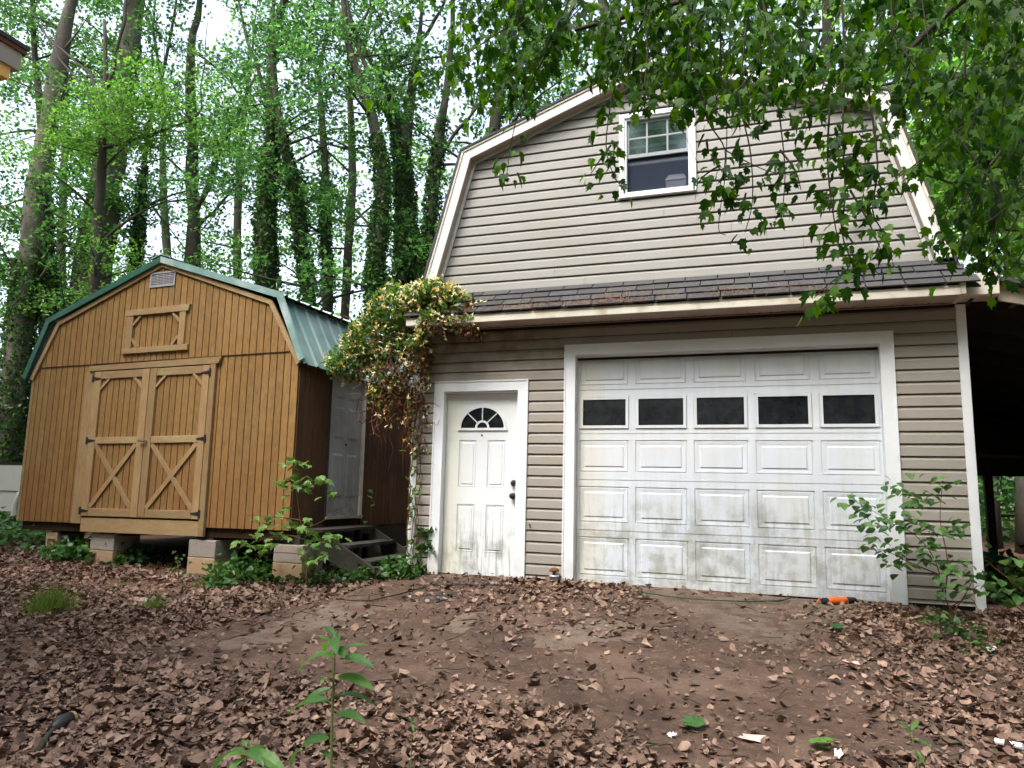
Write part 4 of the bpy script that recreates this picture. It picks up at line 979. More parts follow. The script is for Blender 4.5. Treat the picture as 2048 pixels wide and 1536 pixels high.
tree('sinuous dark trunk with high forks midway between shed and garage',8.8,[(748,640,32),(752,520,32),(766,370,28),(752,270,24),(722,170,18),(698,90,14),(685,0,10)],forks=[[(748,230,10),(742,160,8),(712,90,7),(700,40,5)],[(700,95,8),(715,60,6),(735,20,5)]],n_limb=16,rad=3.0,ivy=4500,ivyz=11,seed=10,zr=(4,20),per=12)
tree('ivy-laden twin-stemmed trunk left of the garage roof corner',10.5,[(812,640,44),(812,480,40),(808,360,32),(790,240,22),(768,175,16),(740,120,10)],forks=[[(806,330,26),(822,200,22),(835,100,12)],[(755,145,12),(800,120,10),(850,70,8),(880,20,6)]],n_limb=18,rad=3.4,ivy=6500,ivyz=13,seed=11,zr=(4,21),per=13)
tree('leaning trunk close behind the garage rake',9.8,[(850,640,30),(858,500,28),(872,330,24),(890,200,16),(905,60,10)],forks=[[(868,340,8),(900,280,7),(935,240,6)]],n_limb=16,rad=3,ivy=4200,ivyz=12,seed=12,zr=(4,21),per=13)
tree('slim trunk in the bright gap left of the shed roof',14,[(118,640,18),(122,500,18),(130,300,14)],n_limb=14,rad=4,seed=13,sc=(1.1,1.5),leafm='leafb')
tree('slim trunk in the bright gap above the shed ridge',15,[(335,600,18),(330,450,16),(325,300,12)],n_limb=14,rad=4,seed=14,sc=(1.1,1.5))
tree('distant straight trunk above the green lower roof',15,[(690,620,18),(700,450,18),(705,300,14)],n_limb=14,rad=4,seed=15,sc=(1.1,1.5),leafm='leafb')
tree('distant trunk in the middle of the wood',16,[(470,620,18),(475,450,16),(480,300,12)],n_limb=5,rad=3,seed=16,sc=(1.1,1.5),leafm='leafb')
tree('tall tree behind the left slope of the garage roof',11,[(960,500,34),(985,300,28),(1010,120,22),(1030,0,16)],n_limb=22,rad=4,seed=17,zr=(5,21),per=15)
tree('tall tree behind the garage ridge',12,[(1200,400,36),(1205,200,28),(1215,60,22)],n_limb=22,rad=4,seed=18,zr=(6,17),per=15)
tree('tree behind the right slope of the garage roof',11,[(1640,400,36),(1650,200,30),(1655,60,22)],n_limb=20,rad=4,seed=19,zr=(5,21),per=14,leafm='leafb')
tree('pale trunk at the right edge above the lean-to',8.5,[(2046,640,60),(2034,450,52),(2020,300,46),(2012,160,36)],forks=[[(2030,420,14),(1960,380,12),(1925,345,10)]],n_limb=22,rad=3.6,seed=20,zr=(3.5,15),per=14,barkm='palebark',leafm='leafb')
tree('thin forked tree between the garage roof and the pale trunk',9.5,[(1960,660,20),(1965,520,18),(1950,440,14),(1925,350,10)],forks=[[(1962,470,12),(1990,400,10),(2046,360,8)],[(1872,440,4),(1930,400,6),(1990,375,6),(2048,335,6)]],n_limb=22,rad=3,seed=21,zr=(3,12),per=13,leafm='leafb',barkm='bark')
tree('bushy tree low behind the lean-to roof',12,[(2080,900,30),(2075,700,26),(2070,500,20)],n_limb=22,rad=3.6,seed=22,zr=(.8,10),per=14,leafm='leafb')
tree('low leafy tree seen through the lean-to posts',11.5,[(1985,1060,18),(1988,960,16),(1992,850,12)],n_limb=18,rad=2.4,seed=23,zr=(.6,4.5),per=14,top=6)
tree('low bushy tree at the far left behind the truck',10.5,[(-60,1000,30),(-50,850,24),(-30,650,18)],n_limb=26,rad=3.4,seed=24,zr=(.8,9),per=15,ivy=700,ivyz=5)
# the far wood as one mass of foliage
rng=np.random.default_rng(55); N=3000
X_=rng.uniform(-34,24,N); Y_=rng.uniform(19,34,N); Zm=rng.uniform(0,1,N)**1.25*19; nz_=np.array([mnoise.noise(Vector((x*.16,z*.2,y*.1))) for x,y,z in zip(X_,Y_,Zm)])
keep=(nz_>-.08-.22*(Zm<4)*1.0) ; Cc=np.stack([X_,Y_,Zm+.6],-1)[keep]
Dd=rng.normal(0,1,(len(Cc),3))*np.array([1,1,.5])
me=crown_mesh('distant_foliage',Cc,Dd,M['leaff'],(1.5,2.4),rng); props(link('distant_foliage',me),'mass of green foliage of the far woods between the trunks','foliage',kind='stuff')
rng=np.random.default_rng(56); N=1500
X_=rng.uniform(-26,12,N); Y_=rng.uniform(8.5,19,N); Zm=np.abs(rng.normal(0,1.1,N))+.4; Cc=np.stack([X_,Y_,Zm],-1)
me=crown_mesh('undergrowth',Cc,rng.normal(0,1,(N,3))*np.array([1,1,.5]),M['leaf'],(1.0,1.7),rng); props(link('undergrowth',me),'low green undergrowth between the tree trunks behind the buildings','undergrowth',kind='stuff')

# unseen foliage added behind and beside the camera to shade the garage
rng=np.random.default_rng(58); N=2300
A_=rng.uniform(math.radians(95),math.radians(445-180),N)*1.0; A_=rng.uniform(math.radians(80),math.radians(285),N)
Rr=rng.uniform(13,19,N); X_=2+Rr*np.sin(A_); Y_=-4+Rr*np.cos(A_); Zm=.5+15*rng.uniform(0,1,N)**.8
ok=~((Y_>-2)&(X_>-14)&(X_<10)); Cc=np.stack([X_,Y_,Zm],-1)[ok]
me=crown_mesh('shading_foliage',Cc,rng.normal(0,1,(len(Cc),3))*np.array([1,1,.5]),M['leaf'],(2.6,4.2),rng); props(link('shading_foliage',me),'unseen green foliage added behind the camera to shade the yard','foliage',kind='stuff')
# ------------------------------------------------------------------ overhanging maple, near the camera
def make_maple():
    base=(5.6,-3.1,ground(5.6,-3.1)); rng=np.random.default_rng(77)
    t=thing('overhanging_maple','maple tree hanging dark leafy branches over the garage roof from above','tree',base)
    mb=MB(base)
    trunk=[(5.6,-3.1,-.2),(5.55,-3.05,2),(5.3,-3.0,4),(4.9,-2.9,5.6),(4.6,-2.8,7.2)]
    mb.tube(smooth_path(trunk,3),list(np.linspace(.22,.10,13)),10)
    twigs=[]   # (points) hanging twigs that carry leaves
    def hang(pts,Y,w0=5,w1=1.5,leaf=True,dens=1.0):
        P=[np.array(at(x,y,Y+(dy_[0] if dy_ else 0))) for (x,y,*dy_) in pts]; P=smooth_path(P,4)
        rr=[((w0+(w1-w0)*i/(len(P)-1))/2)*(Y-CAM[1])/F_PX for i in range(len(P))]
        mb.tube(P,rr,5,cap=False)
        if leaf: twigs.append((P,dens))
    # main limbs coming in from the upper right
    hang([(2300,-420),(1950,-250),(1700,-120),(1480,-30),(1300,20),(1150,60)],-3.2,40,8,False)
    hang([(2300,-420),(2100,-150),(1900,20),(1800,120)],-3.2,30,8,False)
    hang([(1480,-30),(1280,-60),(1100,-40),(980,20)],-3.2,12,4,True)
    hang([(2300,-300),(2150,50),(2080,200),(1980,330)],-3.4,24,5,True)
    H=[  # hanging sprays, from the photograph
     ([(1180,-40),(1120,60),(1070,150),(1030,250),(1012,360)],-3.3,1.2),([(1050,-40),(1010,60),(965,150),(945,240)],-3.2,1.2),([(950,-60),(930,30),(925,120)],-3.0,1.0),
     ([(1300,-20),(1285,40),(1250,110),(1225,190),(1212,290),(1225,345),(1240,370)],-3.4,1.7),([(1222,290),(1200,320),(1180,350)],-3.4,1.6),([(1290,20),(1295,110),(1290,165),(1300,205)],-3.5,1.6),
     ([(1370,-30),(1380,60),(1395,160),(1415,240),(1450,300),(1440,370),(1418,425)],-3.4,1.9),([(1440,330),(1410,350),(1392,372)],-3.4,1.6),([(1380,-60),(1375,80),(1368,190)],-3.2,1.6),
     ([(1500,-40),(1490,80),(1480,200),(1500,300),(1505,400),(1490,465)],-3.3,1.5),([(1520,-40),(1540,100),(1560,240),(1570,350),(1562,440)],-3.35,1.7),([(1560,300),(1590,340),(1602,380)],-3.35,1.4),
     ([(1680,-40),(1690,120),(1685,260),(1690,380),(1685,470),(1700,530),(1655,570),(1628,596)],-3.3,2.0),([(1720,60),(1740,200),(1755,330),(1745,420),(1765,470),(1740,520)],-3.4,1.8),([(1700,380),(1735,440),(1762,500)],-3.35,1.5),([(1660,200),(1655,320),(1665,420),(1680,500)],-3.3,1.5),
     ([(1850,60),(1830,150),(1790,220),(1760,290)],-3.0,1.5),([(1930,80),(1925,180),(1880,260)],-3.2,1.5),([(1600,0),(1600,120),(1590,220)],-3.2,1.6),([(1440,0),(1440,120),(1430,200)],-3.1,1.5),
     ([(1980,330),(1930,460),(1915,520),(1900,560)],-2.4,1.3),([(2060,300),(2040,420),(1990,500),(1930,540)],-2.4,1.5),([(2060,100),(2000,200),(1960,270)],-2.6,1.6),([(2080,420),(2050,500),(2000,560)],-2.2,1.5)]
    for pts,Y,dn in H: hang(pts,Y,5,1.6,True,dn)
    # random hanging sprays filling the dark upper mass
    for i in range(190):
        x0=rng.uniform(920,2080); lim=np.interp(x0,[900,1000,1100,1200,1300,1400,1560,1700,1800,1900,2050],[170,230,170,150,150,220,230,280,215,200,420])
        y0=rng.uniform(-160,lim*.75); L_=rng.uniform(90,200); sl=rng.normal(-.25,.5); y1=min(y0+L_,lim); Y=rng.uniform(-3.9,-1.6) if x0>1500 else rng.uniform(-3.6,-2.4)
        if y1-y0<50: y0=y1-70
        hang([(x0,y0),(x0+sl*(y1-y0)*.45,(y0+y1)/2),(x0+sl*(y1-y0),y1)],Y,3.5,1.2,True,1.5)
    for i in range(50):
        x0=rng.uniform(1900,2110); y0=rng.uniform(-60,400); sl=rng.normal(-.4,.5); Y=rng.uniform(-3.4,-1.2); L_=rng.uniform(80,150)
        hang([(x0,y0),(x0+sl*L_*.5,y0+L_*.5),(x0+sl*L_,y0+L_)],Y,3.5,1.2,True,1.5)
    # bare arching twigs
    hang([(1465,-20),(1455,150),(1452,330),(1440,420),(1438,462),(1452,470)],-3.4,2.2,1.5,False)
    hang([(1330,200),(1392,320),(1390,400)],-3.3,1.3,1,False); hang([(1450,300),(1530,340),(1600,352)],-3.3,3,1.2,False); hang([(1420,80),(1330,130),(1250,160)],-3.3,3,1.2,False)
    o=mb.build('branch_work',M['darkbark'],t,True)
    pos=[];Rm=[]
    for P,dn in twigs:
        P=np.array(P); seg=np.linalg.norm(P[1:]-P[:-1],axis=1); L_=seg.sum(); n=int(L_/.030*dn)
        for k in range(n):
            u=rng.uniform(.05,1.02)*L_; j=0; acc=0
            while j<len(seg)-1 and acc+seg[j]<u: acc+=seg[j]; j+=1
            p=P[j]+(P[j+1]-P[j])*min(1.1,(u-acc)/seg[j])
            az=rng.uniform(0,2*math.pi); pet=rng.uniform(.02,.10)
            out=np.array([math.cos(az),math.sin(az),-.55+rng.normal(0,.3)])
            y=out/np.linalg.norm(out); y=y*.8+np.array([0,0,-.55]); y/=np.linalg.norm(y)
            up=np.array([0,0,1.])+rng.normal(0,.55,3)+np.array([0,-.35,0]); x=np.cross(y,up); x/=np.linalg.norm(x); z=np.cross(x,y)
            s=rng.uniform(.038,.096)*rng.choice([.8,1,1.08]); pos.append(p+out*pet); Rm.append(np.stack([x,y,z],-1)*s)
    pos=np.array(pos); Rm=np.array(Rm); size=np.linalg.norm(Rm[:,:,0],axis=1)/np.linalg.norm(pos-CAM,axis=1)
    # the 300 that show largest inside the frame become leaves of their own
    v=pos-CAM; zc=v@_f; px=1024+F_PX*(v@_r)/zc; py=768-F_PX*(v@_u)/zc; vis=(px>0)&(px<2048)&(py>0)&(py<1536)
    order=np.argsort(-(size*vis)); big=order[:300]; rest=order[300:]
    var=[tmpl_mesh('maple_leaf',q,M['maple1'],1.0,0) for q in MAPLES]
    for i in big:
        lo=link('leaf',var[int(i)%4],t); R=Rm[i]; p=pos[i]-np.array(base)
        lo.matrix_basis=Matrix(((R[0,0],R[0,1],R[0,2],p[0]),(R[1,0],R[1,1],R[1,2],p[1]),(R[2,0],R[2,1],R[2,2],p[2]),(0,0,0,1)))
    me=stamp_mesh('foliage',[(MAPLES[k][0],MAPLES[k][1],Rm[rest[rest%4==k]],pos[rest[rest%4==k]]-np.array(base)) for k in range(4)],M['maple']); props(link('foliage',me,t),kind='stuff')
make_maple()
# higher canopy of the same wood, beyond the hanging twigs on the right
tree('near tree whose bright canopy fills the upper right corner',.9,[(2330,1000,70),(2290,500,60),(2240,200,50),(2180,0,40)],forks=[[(2290,400,18),(2120,330,12),(1980,290,8)],[(2240,200,24),(2050,90,16),(1850,40,10)],[(2240,150,20),(2000,-60,14),(1700,-90,9)]],n_limb=34,rad=2.6,zr=(3.4,8.5),per=12,seed=31,top=8.5,sc=(.55,.85),leafm='leafb',group=None)

# ------------------------------------------------------------------ honeysuckle on the left garage corner
def make_vine():
    rng=np.random.default_rng(5); base=(-1.9,-.1,.35)
    t=thing('honeysuckle_vine','tangled honeysuckle with yellow and white flowers hanging from the left garage corner','vine',base); b=np.array(base)
    # outline of the mass in the photo, filled in depth
    ell=[((905,622),.30,.22,-.25,700),((860,600),.34,.20,-.2,900),((800,620),.42,.30,-.15,1000),((760,680),.44,.34,-.1,1100),((715,720),.34,.24,-.1,600),((800,740),.38,.42,-.1,1300),((790,800),.28,.28,-.1,500),((690,735),.20,.14,-.15,220),((835,850),.10,.34,-.1,260),((930,655),.15,.10,-.33,130),((870,590),.22,.12,-.3,500),((868,648),.15,.11,-.42,260),((838,705),.09,.22,-.3,260)]
    GP=[];DP=[];FP=[]
    for (c,rx_,rz_,Y,n) in ell:
        c3=at(*c,Y)
        q=rng.normal(0,1,(n,3)); q/=np.linalg.norm(q,axis=1,keepdims=True); r=rng.uniform(.55,1.08,n)**.6
        P=c3+q*r[:,None]*np.array([rx_,.26,rz_])
        pz=P[:,2]; topness=q[:,2]*.6-q[:,0]*.35+(P[:,2]-2.68)*1.1-(P[:,0]+2.05)*.8+rng.normal(0,.4,n)
        GP.append(P[topness>-.15]); DP.append(P[topness<=-.15])
        k=int(n*.075); idx=rng.integers(0,n,k*3); idx=idx[(topness[idx]>.05)|(rng.uniform(0,1,len(idx))<.16)][:k]; FP.append(P[idx]+q[idx]*.05)
    # strands down the corner
    for k in range(3):
        x0=rng.uniform(824,850); 
        for i in range(40):
            y=rng.uniform(830,1115); 
            if rng.uniform()<.5: GP.append(at(x0+rng.normal(0,6)-(y-830)*.06,y,-.08)[None])
    GP=np.concatenate(GP);DP=np.concatenate(DP);FP=np.concatenate(FP)
    link('leaves',stamp_mesh('leaves',[(OVAL[0],OVAL[1],rots(len(GP),.9,rng,(.045,.09)),GP-b)],M['honey']),t)['kind']='stuff'
    link('dry_leaves',stamp_mesh('dry_leaves',[(OVAL[0],OVAL[1],rots(len(DP),1.2,rng,(.03,.065)),DP-b)],M['dead']),t)['kind']='stuff'
    FL=fan([(0,0,0),(.08,.4,.0),(.42,.8,.12),(.12,.72,.02),(.15,1.05,-.18),(0,.75,0),(-.16,1.05,-.15),(-.12,.7,.02),(-.4,.85,.1),(-.08,.4,0)],.12,(0,.5))
    FQ=np.concatenate([FP+rng.normal(0,.018,FP.shape) for _ in range(3)])
    link('flowers',stamp_mesh('flowers',[(FL[0],FL[1],rots(len(FQ),1.0,rng,(.04,.068)),FQ-b)],M['flower']),t)['kind']='stuff'
    mb=MB(base)
    for k in range(120):
        c=at(rng.uniform(740,845),rng.uniform(640,830),rng.uniform(-.3,.05)); P=[c]; d=rng.normal(0,1,3)
        for i in range(6): d=d+rng.normal(0,.7,3)+np.array([0,0,-.25]); d/=np.linalg.norm(d); P.append(P[-1]+d*.09)
        mb.tube(P,rng.uniform(.0025,.005),4,cap=False)
    for k in range(9):
        c=at(rng.uniform(780,835),rng.uniform(740,830),-.06); P=[c]
        for i in range(6): P.append(P[-1]+np.array([rng.normal(.008,.03),rng.normal(0,.02),-.12]))
        mb.tube(P,.003,4,cap=False)
    for k in range(5):
        x0=828+k*5; mb.tube([at(x0-(y-800)*.055+rng.normal(0,3),y,-.075) for y in range(800,1130,22)],.006-.0006*k,5,cap=False)
    mb.build('stems',M['eave'],t)
make_vine()
# ------------------------------------------------------------------ ivy ground cover patches
def patch(label,pts,n,size=(.05,.11),spread=.14,h=.12,name='ivy_patch',m='ivyb',cat='ivy',T=IVY,seed=0):
    rng=np.random.default_rng(seed+900); G=[at_ground(*p) for p in pts]; G=np.array(G); idx=rng.integers(0,len(G),n)
    P=G[idx]+rng.normal(0,1,(n,3))*np.array([spread,spread*.8,0]); P[:,2]=[ground(x,y) for x,y in P[:,:2]]; P[:,2]+=np.abs(rng.normal(0,h,n))+.015
    me=stamp_mesh(name,[(T[0],T[1],rots(n,.6,rng,size),P)],M[m]); o=link(name,me); props(o,label,cat,kind='stuff'); return o
patch('bright ivy spreading over the ground left of the first block pier',[(-10,1060),(10,1075),(50,1065),(25,1090),(60,1085),(-20,1090),(75,1075),(30,1055),(90,1100)],1300,spread=.3,h=.12,seed=1)
patch('ivy and weeds on the ground by the truck at the left edge',[(-40,1035),(0,1030),(20,1035),(-80,1040),(-20,1022),(5,1018)],1500,spread=.7,h=.14,seed=21)
patch('dark ivy band in front of the first two block piers',[(110,1105),(135,1112),(165,1118),(190,1122),(225,1126),(250,1126),(270,1128),(125,1125),(140,1120)],1000,spread=.12,h=.09,m='ivyb',seed=2)
patch('ivy clump between the third and fourth block piers',[(450,1160),(470,1165),(500,1160),(530,1158),(545,1150),(440,1178),(520,1150)],700,spread=.13,h=.10,seed=3)
patch('bright ivy at the foot of the wooden steps beside the garage',[(720,1165),(750,1160),(780,1152),(810,1148),(840,1150),(800,1160),(850,1135)],900,spread=.10,h=.07,seed=4,size=(.05,.10))
patch('dark leafy weeds at the foot of the lean-to on the right',[(2000,1190),(2030,1195),(2060,1190),(1990,1175),(2040,1175),(1985,1205)],700,spread=.22,h=.16,m='ivy',seed=5,size=(.06,.12))
patch('low weeds at the foot of the fourth block pier',[(600,1165),(640,1165),(680,1160),(660,1170),(560,1165)],450,spread=.14,h=.05,m='ivy',seed=6,size=(.04,.08))
patch('ivy growing in the shade beyond the space under the shed',[(130,1062),(200,1065),(170,1068),(270,1066),(90,1064)],500,spread=.4,h=.12,seed=7)
patch('small weeds under the shrub at the right garage corner',[(1900,1262),(1925,1270),(1870,1250),(1945,1285),(1960,1310)],200,spread=.09,h=.05,seed=8,size=(.03,.06))
# ivy climbing from the ground onto the corner trim and siding
rng=np.random.default_rng(31); N=60
PXY=np.array([(rng.choice([843,850,838,858])+rng.normal(0,6),rng.choice([1062,1068,1092,1098])+rng.normal(0,6)) for _ in range(N)]); P=np.array([at(x,y,-.06) for x,y in PXY])
props(link('climbing_ivy',stamp_mesh('climbing_ivy',[(IVY[0],IVY[1],rots(N,.9,rng,(.05,.09)),P)],M['ivyb'])),'few ivy leaves creeping onto the siding left of the entry door','ivy',kind='stuff')
# ------------------------------------------------------------------ grass tufts
def tuft(label,px,py,n,h,spread,group,seed):
    rng=np.random.default_rng(seed); g=at_ground(px,py); 
    P=g+rng.normal(0,1,(n,3))*np.array([spread,spread,0]); T=(np.array([[-.012,0,0],[.012,0,0],[.006,0,.55],[-.006,.0,.55],[0,.12,1.0]]),np.array([[0,1,2],[0,2,3],[3,2,4]]))
    me=stamp_mesh('grass_tuft',[(T[0],T[1],rots(n,.4,rng,(h*.5,h)),P-g)],M['moss']); o=link('grass_tuft',me,None,tuple(g)); props(o,label,'grass tuft',group)
tuft('largest feathery grass tuft on the leaf litter below the shed',100,1228,620,.30,.075,'grass tufts in the leaf litter',1)
tuft('small grass tuft right of the largest one, below the shed doors',305,1222,220,.20,.05,'grass tufts in the leaf litter',2)
tuft('tiny grass tuft just below and right of the largest tuft',158,1243,60,.09,.025,'grass tufts in the leaf litter',3)
tuft('pale thin grass tuft beneath the first shed piers',120,1158,160,.10,.09,'grass tufts in the leaf litter',4)
tuft('thin brownish grass tuft between the second and third piers',240,1170,110,.09,.05,'grass tufts in the leaf litter',5)

# ------------------------------------------------------------------ saplings, shrub, broadleaf plants
def put_leaf(parent,base,me,p,tip_dir,size,rng,up=None):
    y=np.array(tip_dir,float); y/=np.linalg.norm(y); u=np.array([0,0,1.])+rng.normal(0,.25,3) if up is None else np.array(up,float)
    x=np.cross(y,u); x/=np.linalg.norm(x); z=np.cross(x,y); R=np.stack([x,y,z],-1)*size; q=np.array(p)-np.array(base)
    lo=link('leaf',me,parent); lo.matrix_basis=Matrix(((R[0,0],R[0,1],R[0,2],q[0]),(R[1,0],R[1,1],R[1,2],q[1]),(R[2,0],R[2,1],R[2,2],q[2]),(0,0,0,1)))
sap_me=[tmpl_mesh('sapling_leaf',MAPLE,M['sap1'],1.0,b) for b in (.1,.25)]
def sapling(label,root,Y,stems,clusters,seed,me=sap_me,size=(.06,.10),n_each=5,name='sapling',cat='sapling',r=16,flat=True,stemm='eave'):
    rng=np.random.default_rng(seed); b=at(root[0],root[1],Y); b[2]=min(b[2],ground(b[0],b[1])+.02); t=thing(name,label,cat,tuple(b))
    mb=MB(tuple(b))
    for s in stems:
        P=smooth_path([at(x,y,Y+dy_) for x,y,dy_ in s],3); mb.tube(P,[.006*(1-.75*i/len(P)) for i in range(len(P))],5,cap=False)
    mb.build('stem',M[stemm],t,True)
    for (x,y) in clusters:
        for k in range(n_each):
            c=at(x+rng.normal(0,r),y+rng.normal(0,r*.6),Y+rng.normal(0,.06)); az=rng.uniform(0,2*math.pi)
            put_leaf(t,b,me[rng.integers(len(me))],c,(math.cos(az),math.sin(az),-.35),rng.uniform(*size),rng)
    return t
sapling('maple sapling with pale green leaves in front of the shed\'s right corner',(610,1168),-.85,[[(612,1168,0),(615,1100,0),(600,1040,0),(592,960,0),(595,925,0)],[(600,1060,0),(650,1040,0),(720,990,.0)],[(612,1080,0),(560,1070,0),(480,1095,0)],[(614,1090,0),(650,1085,0),(685,1080,0)],[(600,1040,0),(560,1035,0),(490,1030,0)],[(612,1110,0),(560,1105,0),(510,1110,0)]],
  [(595,920),(578,930),(610,935),(570,955),(590,962),(618,960),(635,955),(575,975),(605,975),(652,988),(515,1035),(530,1048),(560,1030),(590,1045),(610,1050),(575,1055),(500,1080),(525,1078),(555,1072),(610,1055),(620,1062),(540,1100),(510,1090),(625,1100),(615,1118),(635,1110),(640,1085),(655,1075),(670,1085),(485,1085)],41,n_each=5,size=(.075,.125),r=12)
OVALW=(OVAL[0]*np.array([1.5,1,1]),OVAL[1])
shr_me=[tmpl_mesh('shrub_leaf',OVALW,M['shrub1'],1.0,b) for b in (.1,.3)]
cl=[(1700,998),(1720,1005),(1735,1015),(1745,1030),(1725,1040),(1760,1048),(1775,1030),(1790,985),(1788,960),(1810,1010),(1830,1000),(1850,985),(1875,975),(1888,962),(1800,1040),(1820,1050),(1845,1045),(1870,1050),(1895,1060),(1905,1045),(1760,1085),(1780,1095),(1800,1110),(1820,1090),(1845,1085),(1865,1095),(1750,1075),(1775,1120),(1805,1130),(1840,1120),(1890,1120),(1910,1135),(1935,1140),(1945,1160),(1955,1175),(1885,1150),(1925,1165),(1900,1180)]
sapling('green leafy shrub growing against the right garage corner',(1905,1232),-.42,[[(1905,1232,0),(1885,1180,0),(1870,1120,0),(1830,1070,0),(1760,1030,0),(1705,1000,0)],[(1890,1190,0),(1895,1120,0),(1880,1040,0),(1885,970,0)],[(1905,1225,0),(1930,1190,0),(1950,1150,0)],[(1880,1150,0),(1820,1125,0),(1770,1100,0)],[(1900,1215,0),(1940,1195,0),(1958,1225,0)]],cl,42,me=shr_me,size=(.05,.10),n_each=8,name='shrub',cat='shrub',r=15)
sapling('dark weedy seedling beside the third block pier',(358,1158),-.9,[[(358,1160,0),(356,1135,0),(352,1115,0)]],[(352,1112),(360,1108),(345,1125),(356,1140),(365,1145),(350,1148)],43,me=shr_me,size=(.04,.07),n_each=3,name='seedling',cat='seedling',r=7)
sapling('ivy-leaved sprig climbing the dark shed wall right of the side door',(742,1050),.9,[[(742,1050,0),(740,1010,0),(732,985,0)]],[(733,980),(738,990),(742,1000),(735,1043),(748,1005)],44,me=sap_me,size=(.06,.09),n_each=1,name='ivy_sprig',cat='ivy sprig',r=3)
sapling('leafy branch tip poking out below the lean-to on the right',(2048,1185),-.2,[[(2070,1200,0),(2020,1160,0),(1970,1120,0)]],[(2030,1120),(2000,1175),(2040,1165),(2020,1190),(2045,1200),(1985,1160)],45,me=shr_me,size=(.06,.12),n_each=5,name='weed',cat='weed',r=14)
lm_=[tmpl_mesh('broad_leaf',LONG,M['poke'],1.0,b) for b in (.0,.18)]
def broad_plant(label,stem,leaves,Y,seed,sc=1.0):
    rng=np.random.default_rng(seed); P=[at(x,y,Y) for x,y in stem]; g=P[0].copy(); g[2]=ground(g[0],g[1]); t=thing('broadleaf_plant',label,'plant',tuple(g),'broad-leaved weeds in the foreground')
    mb=MB(tuple(g)); Q=smooth_path([g]+P if P[0][2]>g[2] else P,3); mb.tube(Q,[.0075*sc*(1-.6*i/len(Q)) for i in range(len(Q))],8); mb.build('stem',M['stemg'],t,True)
    for (bx,by,tx,ty,dyy) in leaves:
        p=at(bx,by,Y); q=at(tx,ty,Y+dyy); d=q-p; L_=np.linalg.norm(d); up=np.array([0,-.35,1.])-np.array([0,0,0]); me=lm_[rng.integers(2)]
        mb=MB(tuple(g)); 
        put_leaf(t,g,me,p+d*.08,d,L_*.95,rng,up+rng.normal(0,.12,3))
Z=lambda x,y:(500+x/2.56,1100+y/2.56)
LV=[(435,530,225,575,.02),(430,480,340,435,-.04),(435,450,378,380,.05),(440,450,497,372,-.03),(450,520,602,478,.05),(440,565,615,548,-.06),(435,640,636,705,-.03),(430,745,648,752,.06),(425,700,262,785,-.05),(420,772,186,822,.04),(430,835,580,868,-.06),(430,885,500,848,.06),(425,655,360,672,-.10),(418,1075,350,1005,.04),(418,965,168,1032,.08),(437,500,480,540,-.12),(436,545,395,545,-.12),(435,440,440,520,-.14),(433,470,365,480,.1)]
broad_plant('tallest broad-leaved weed standing upright in the foreground',[Z(410,1330),Z(415,1116),Z(422,800),Z(432,560),Z(434,440)],[(*Z(a,b),*Z(c,d),e) for a,b,c,d,e in LV],-4.9,3)
Zb=lambda x,y:(x/2.866,1000+y/2.866)
broad_plant('low broad-leaved weed left of the tall one at the bottom edge',[(492,1560),(492,1530),(494,1500)],[(494,1500,*Zb(1200,1490),.05),(494,1502,*Zb(1640,1530),-.05),(494,1495,*Zb(1385,1365),.02),(494,1495,*Zb(1450,1370),-.02),(494,1500,*Zb(1530,1400),.06),(494,1510,*Zb(1290,1450),-.08),(494,1512,450,1550,-.1),(494,1498,520,1515,-.1)],-4.75,4,.6)
broad_plant('small two-leaved weed at the lower right',[(1838,1560),(1835,1520),(1822,1465)],[(1824,1470,1803,1440,.0),(1826,1478,1866,1492,-.03),(1822,1462,1838,1440,.04),(1832,1500,1850,1530,-.02)],-4.7,5,.5)
broad_plant('tiny bright sprout in the leaf litter left of the tall weed',[(20,1500),(20,1487)],[(20,1487,50,1482,0),(20,1487,0,1490,.03)],-4.6,6,.4)
broad_plant('tiny green sprout beside the foreground leaves, right of the tall weed',[(824,1470),(824,1445)],[(824,1446,818,1432,0),(824,1446,834,1440,.02),(824,1450,828,1462,-.03)],-4.4,7,.4)

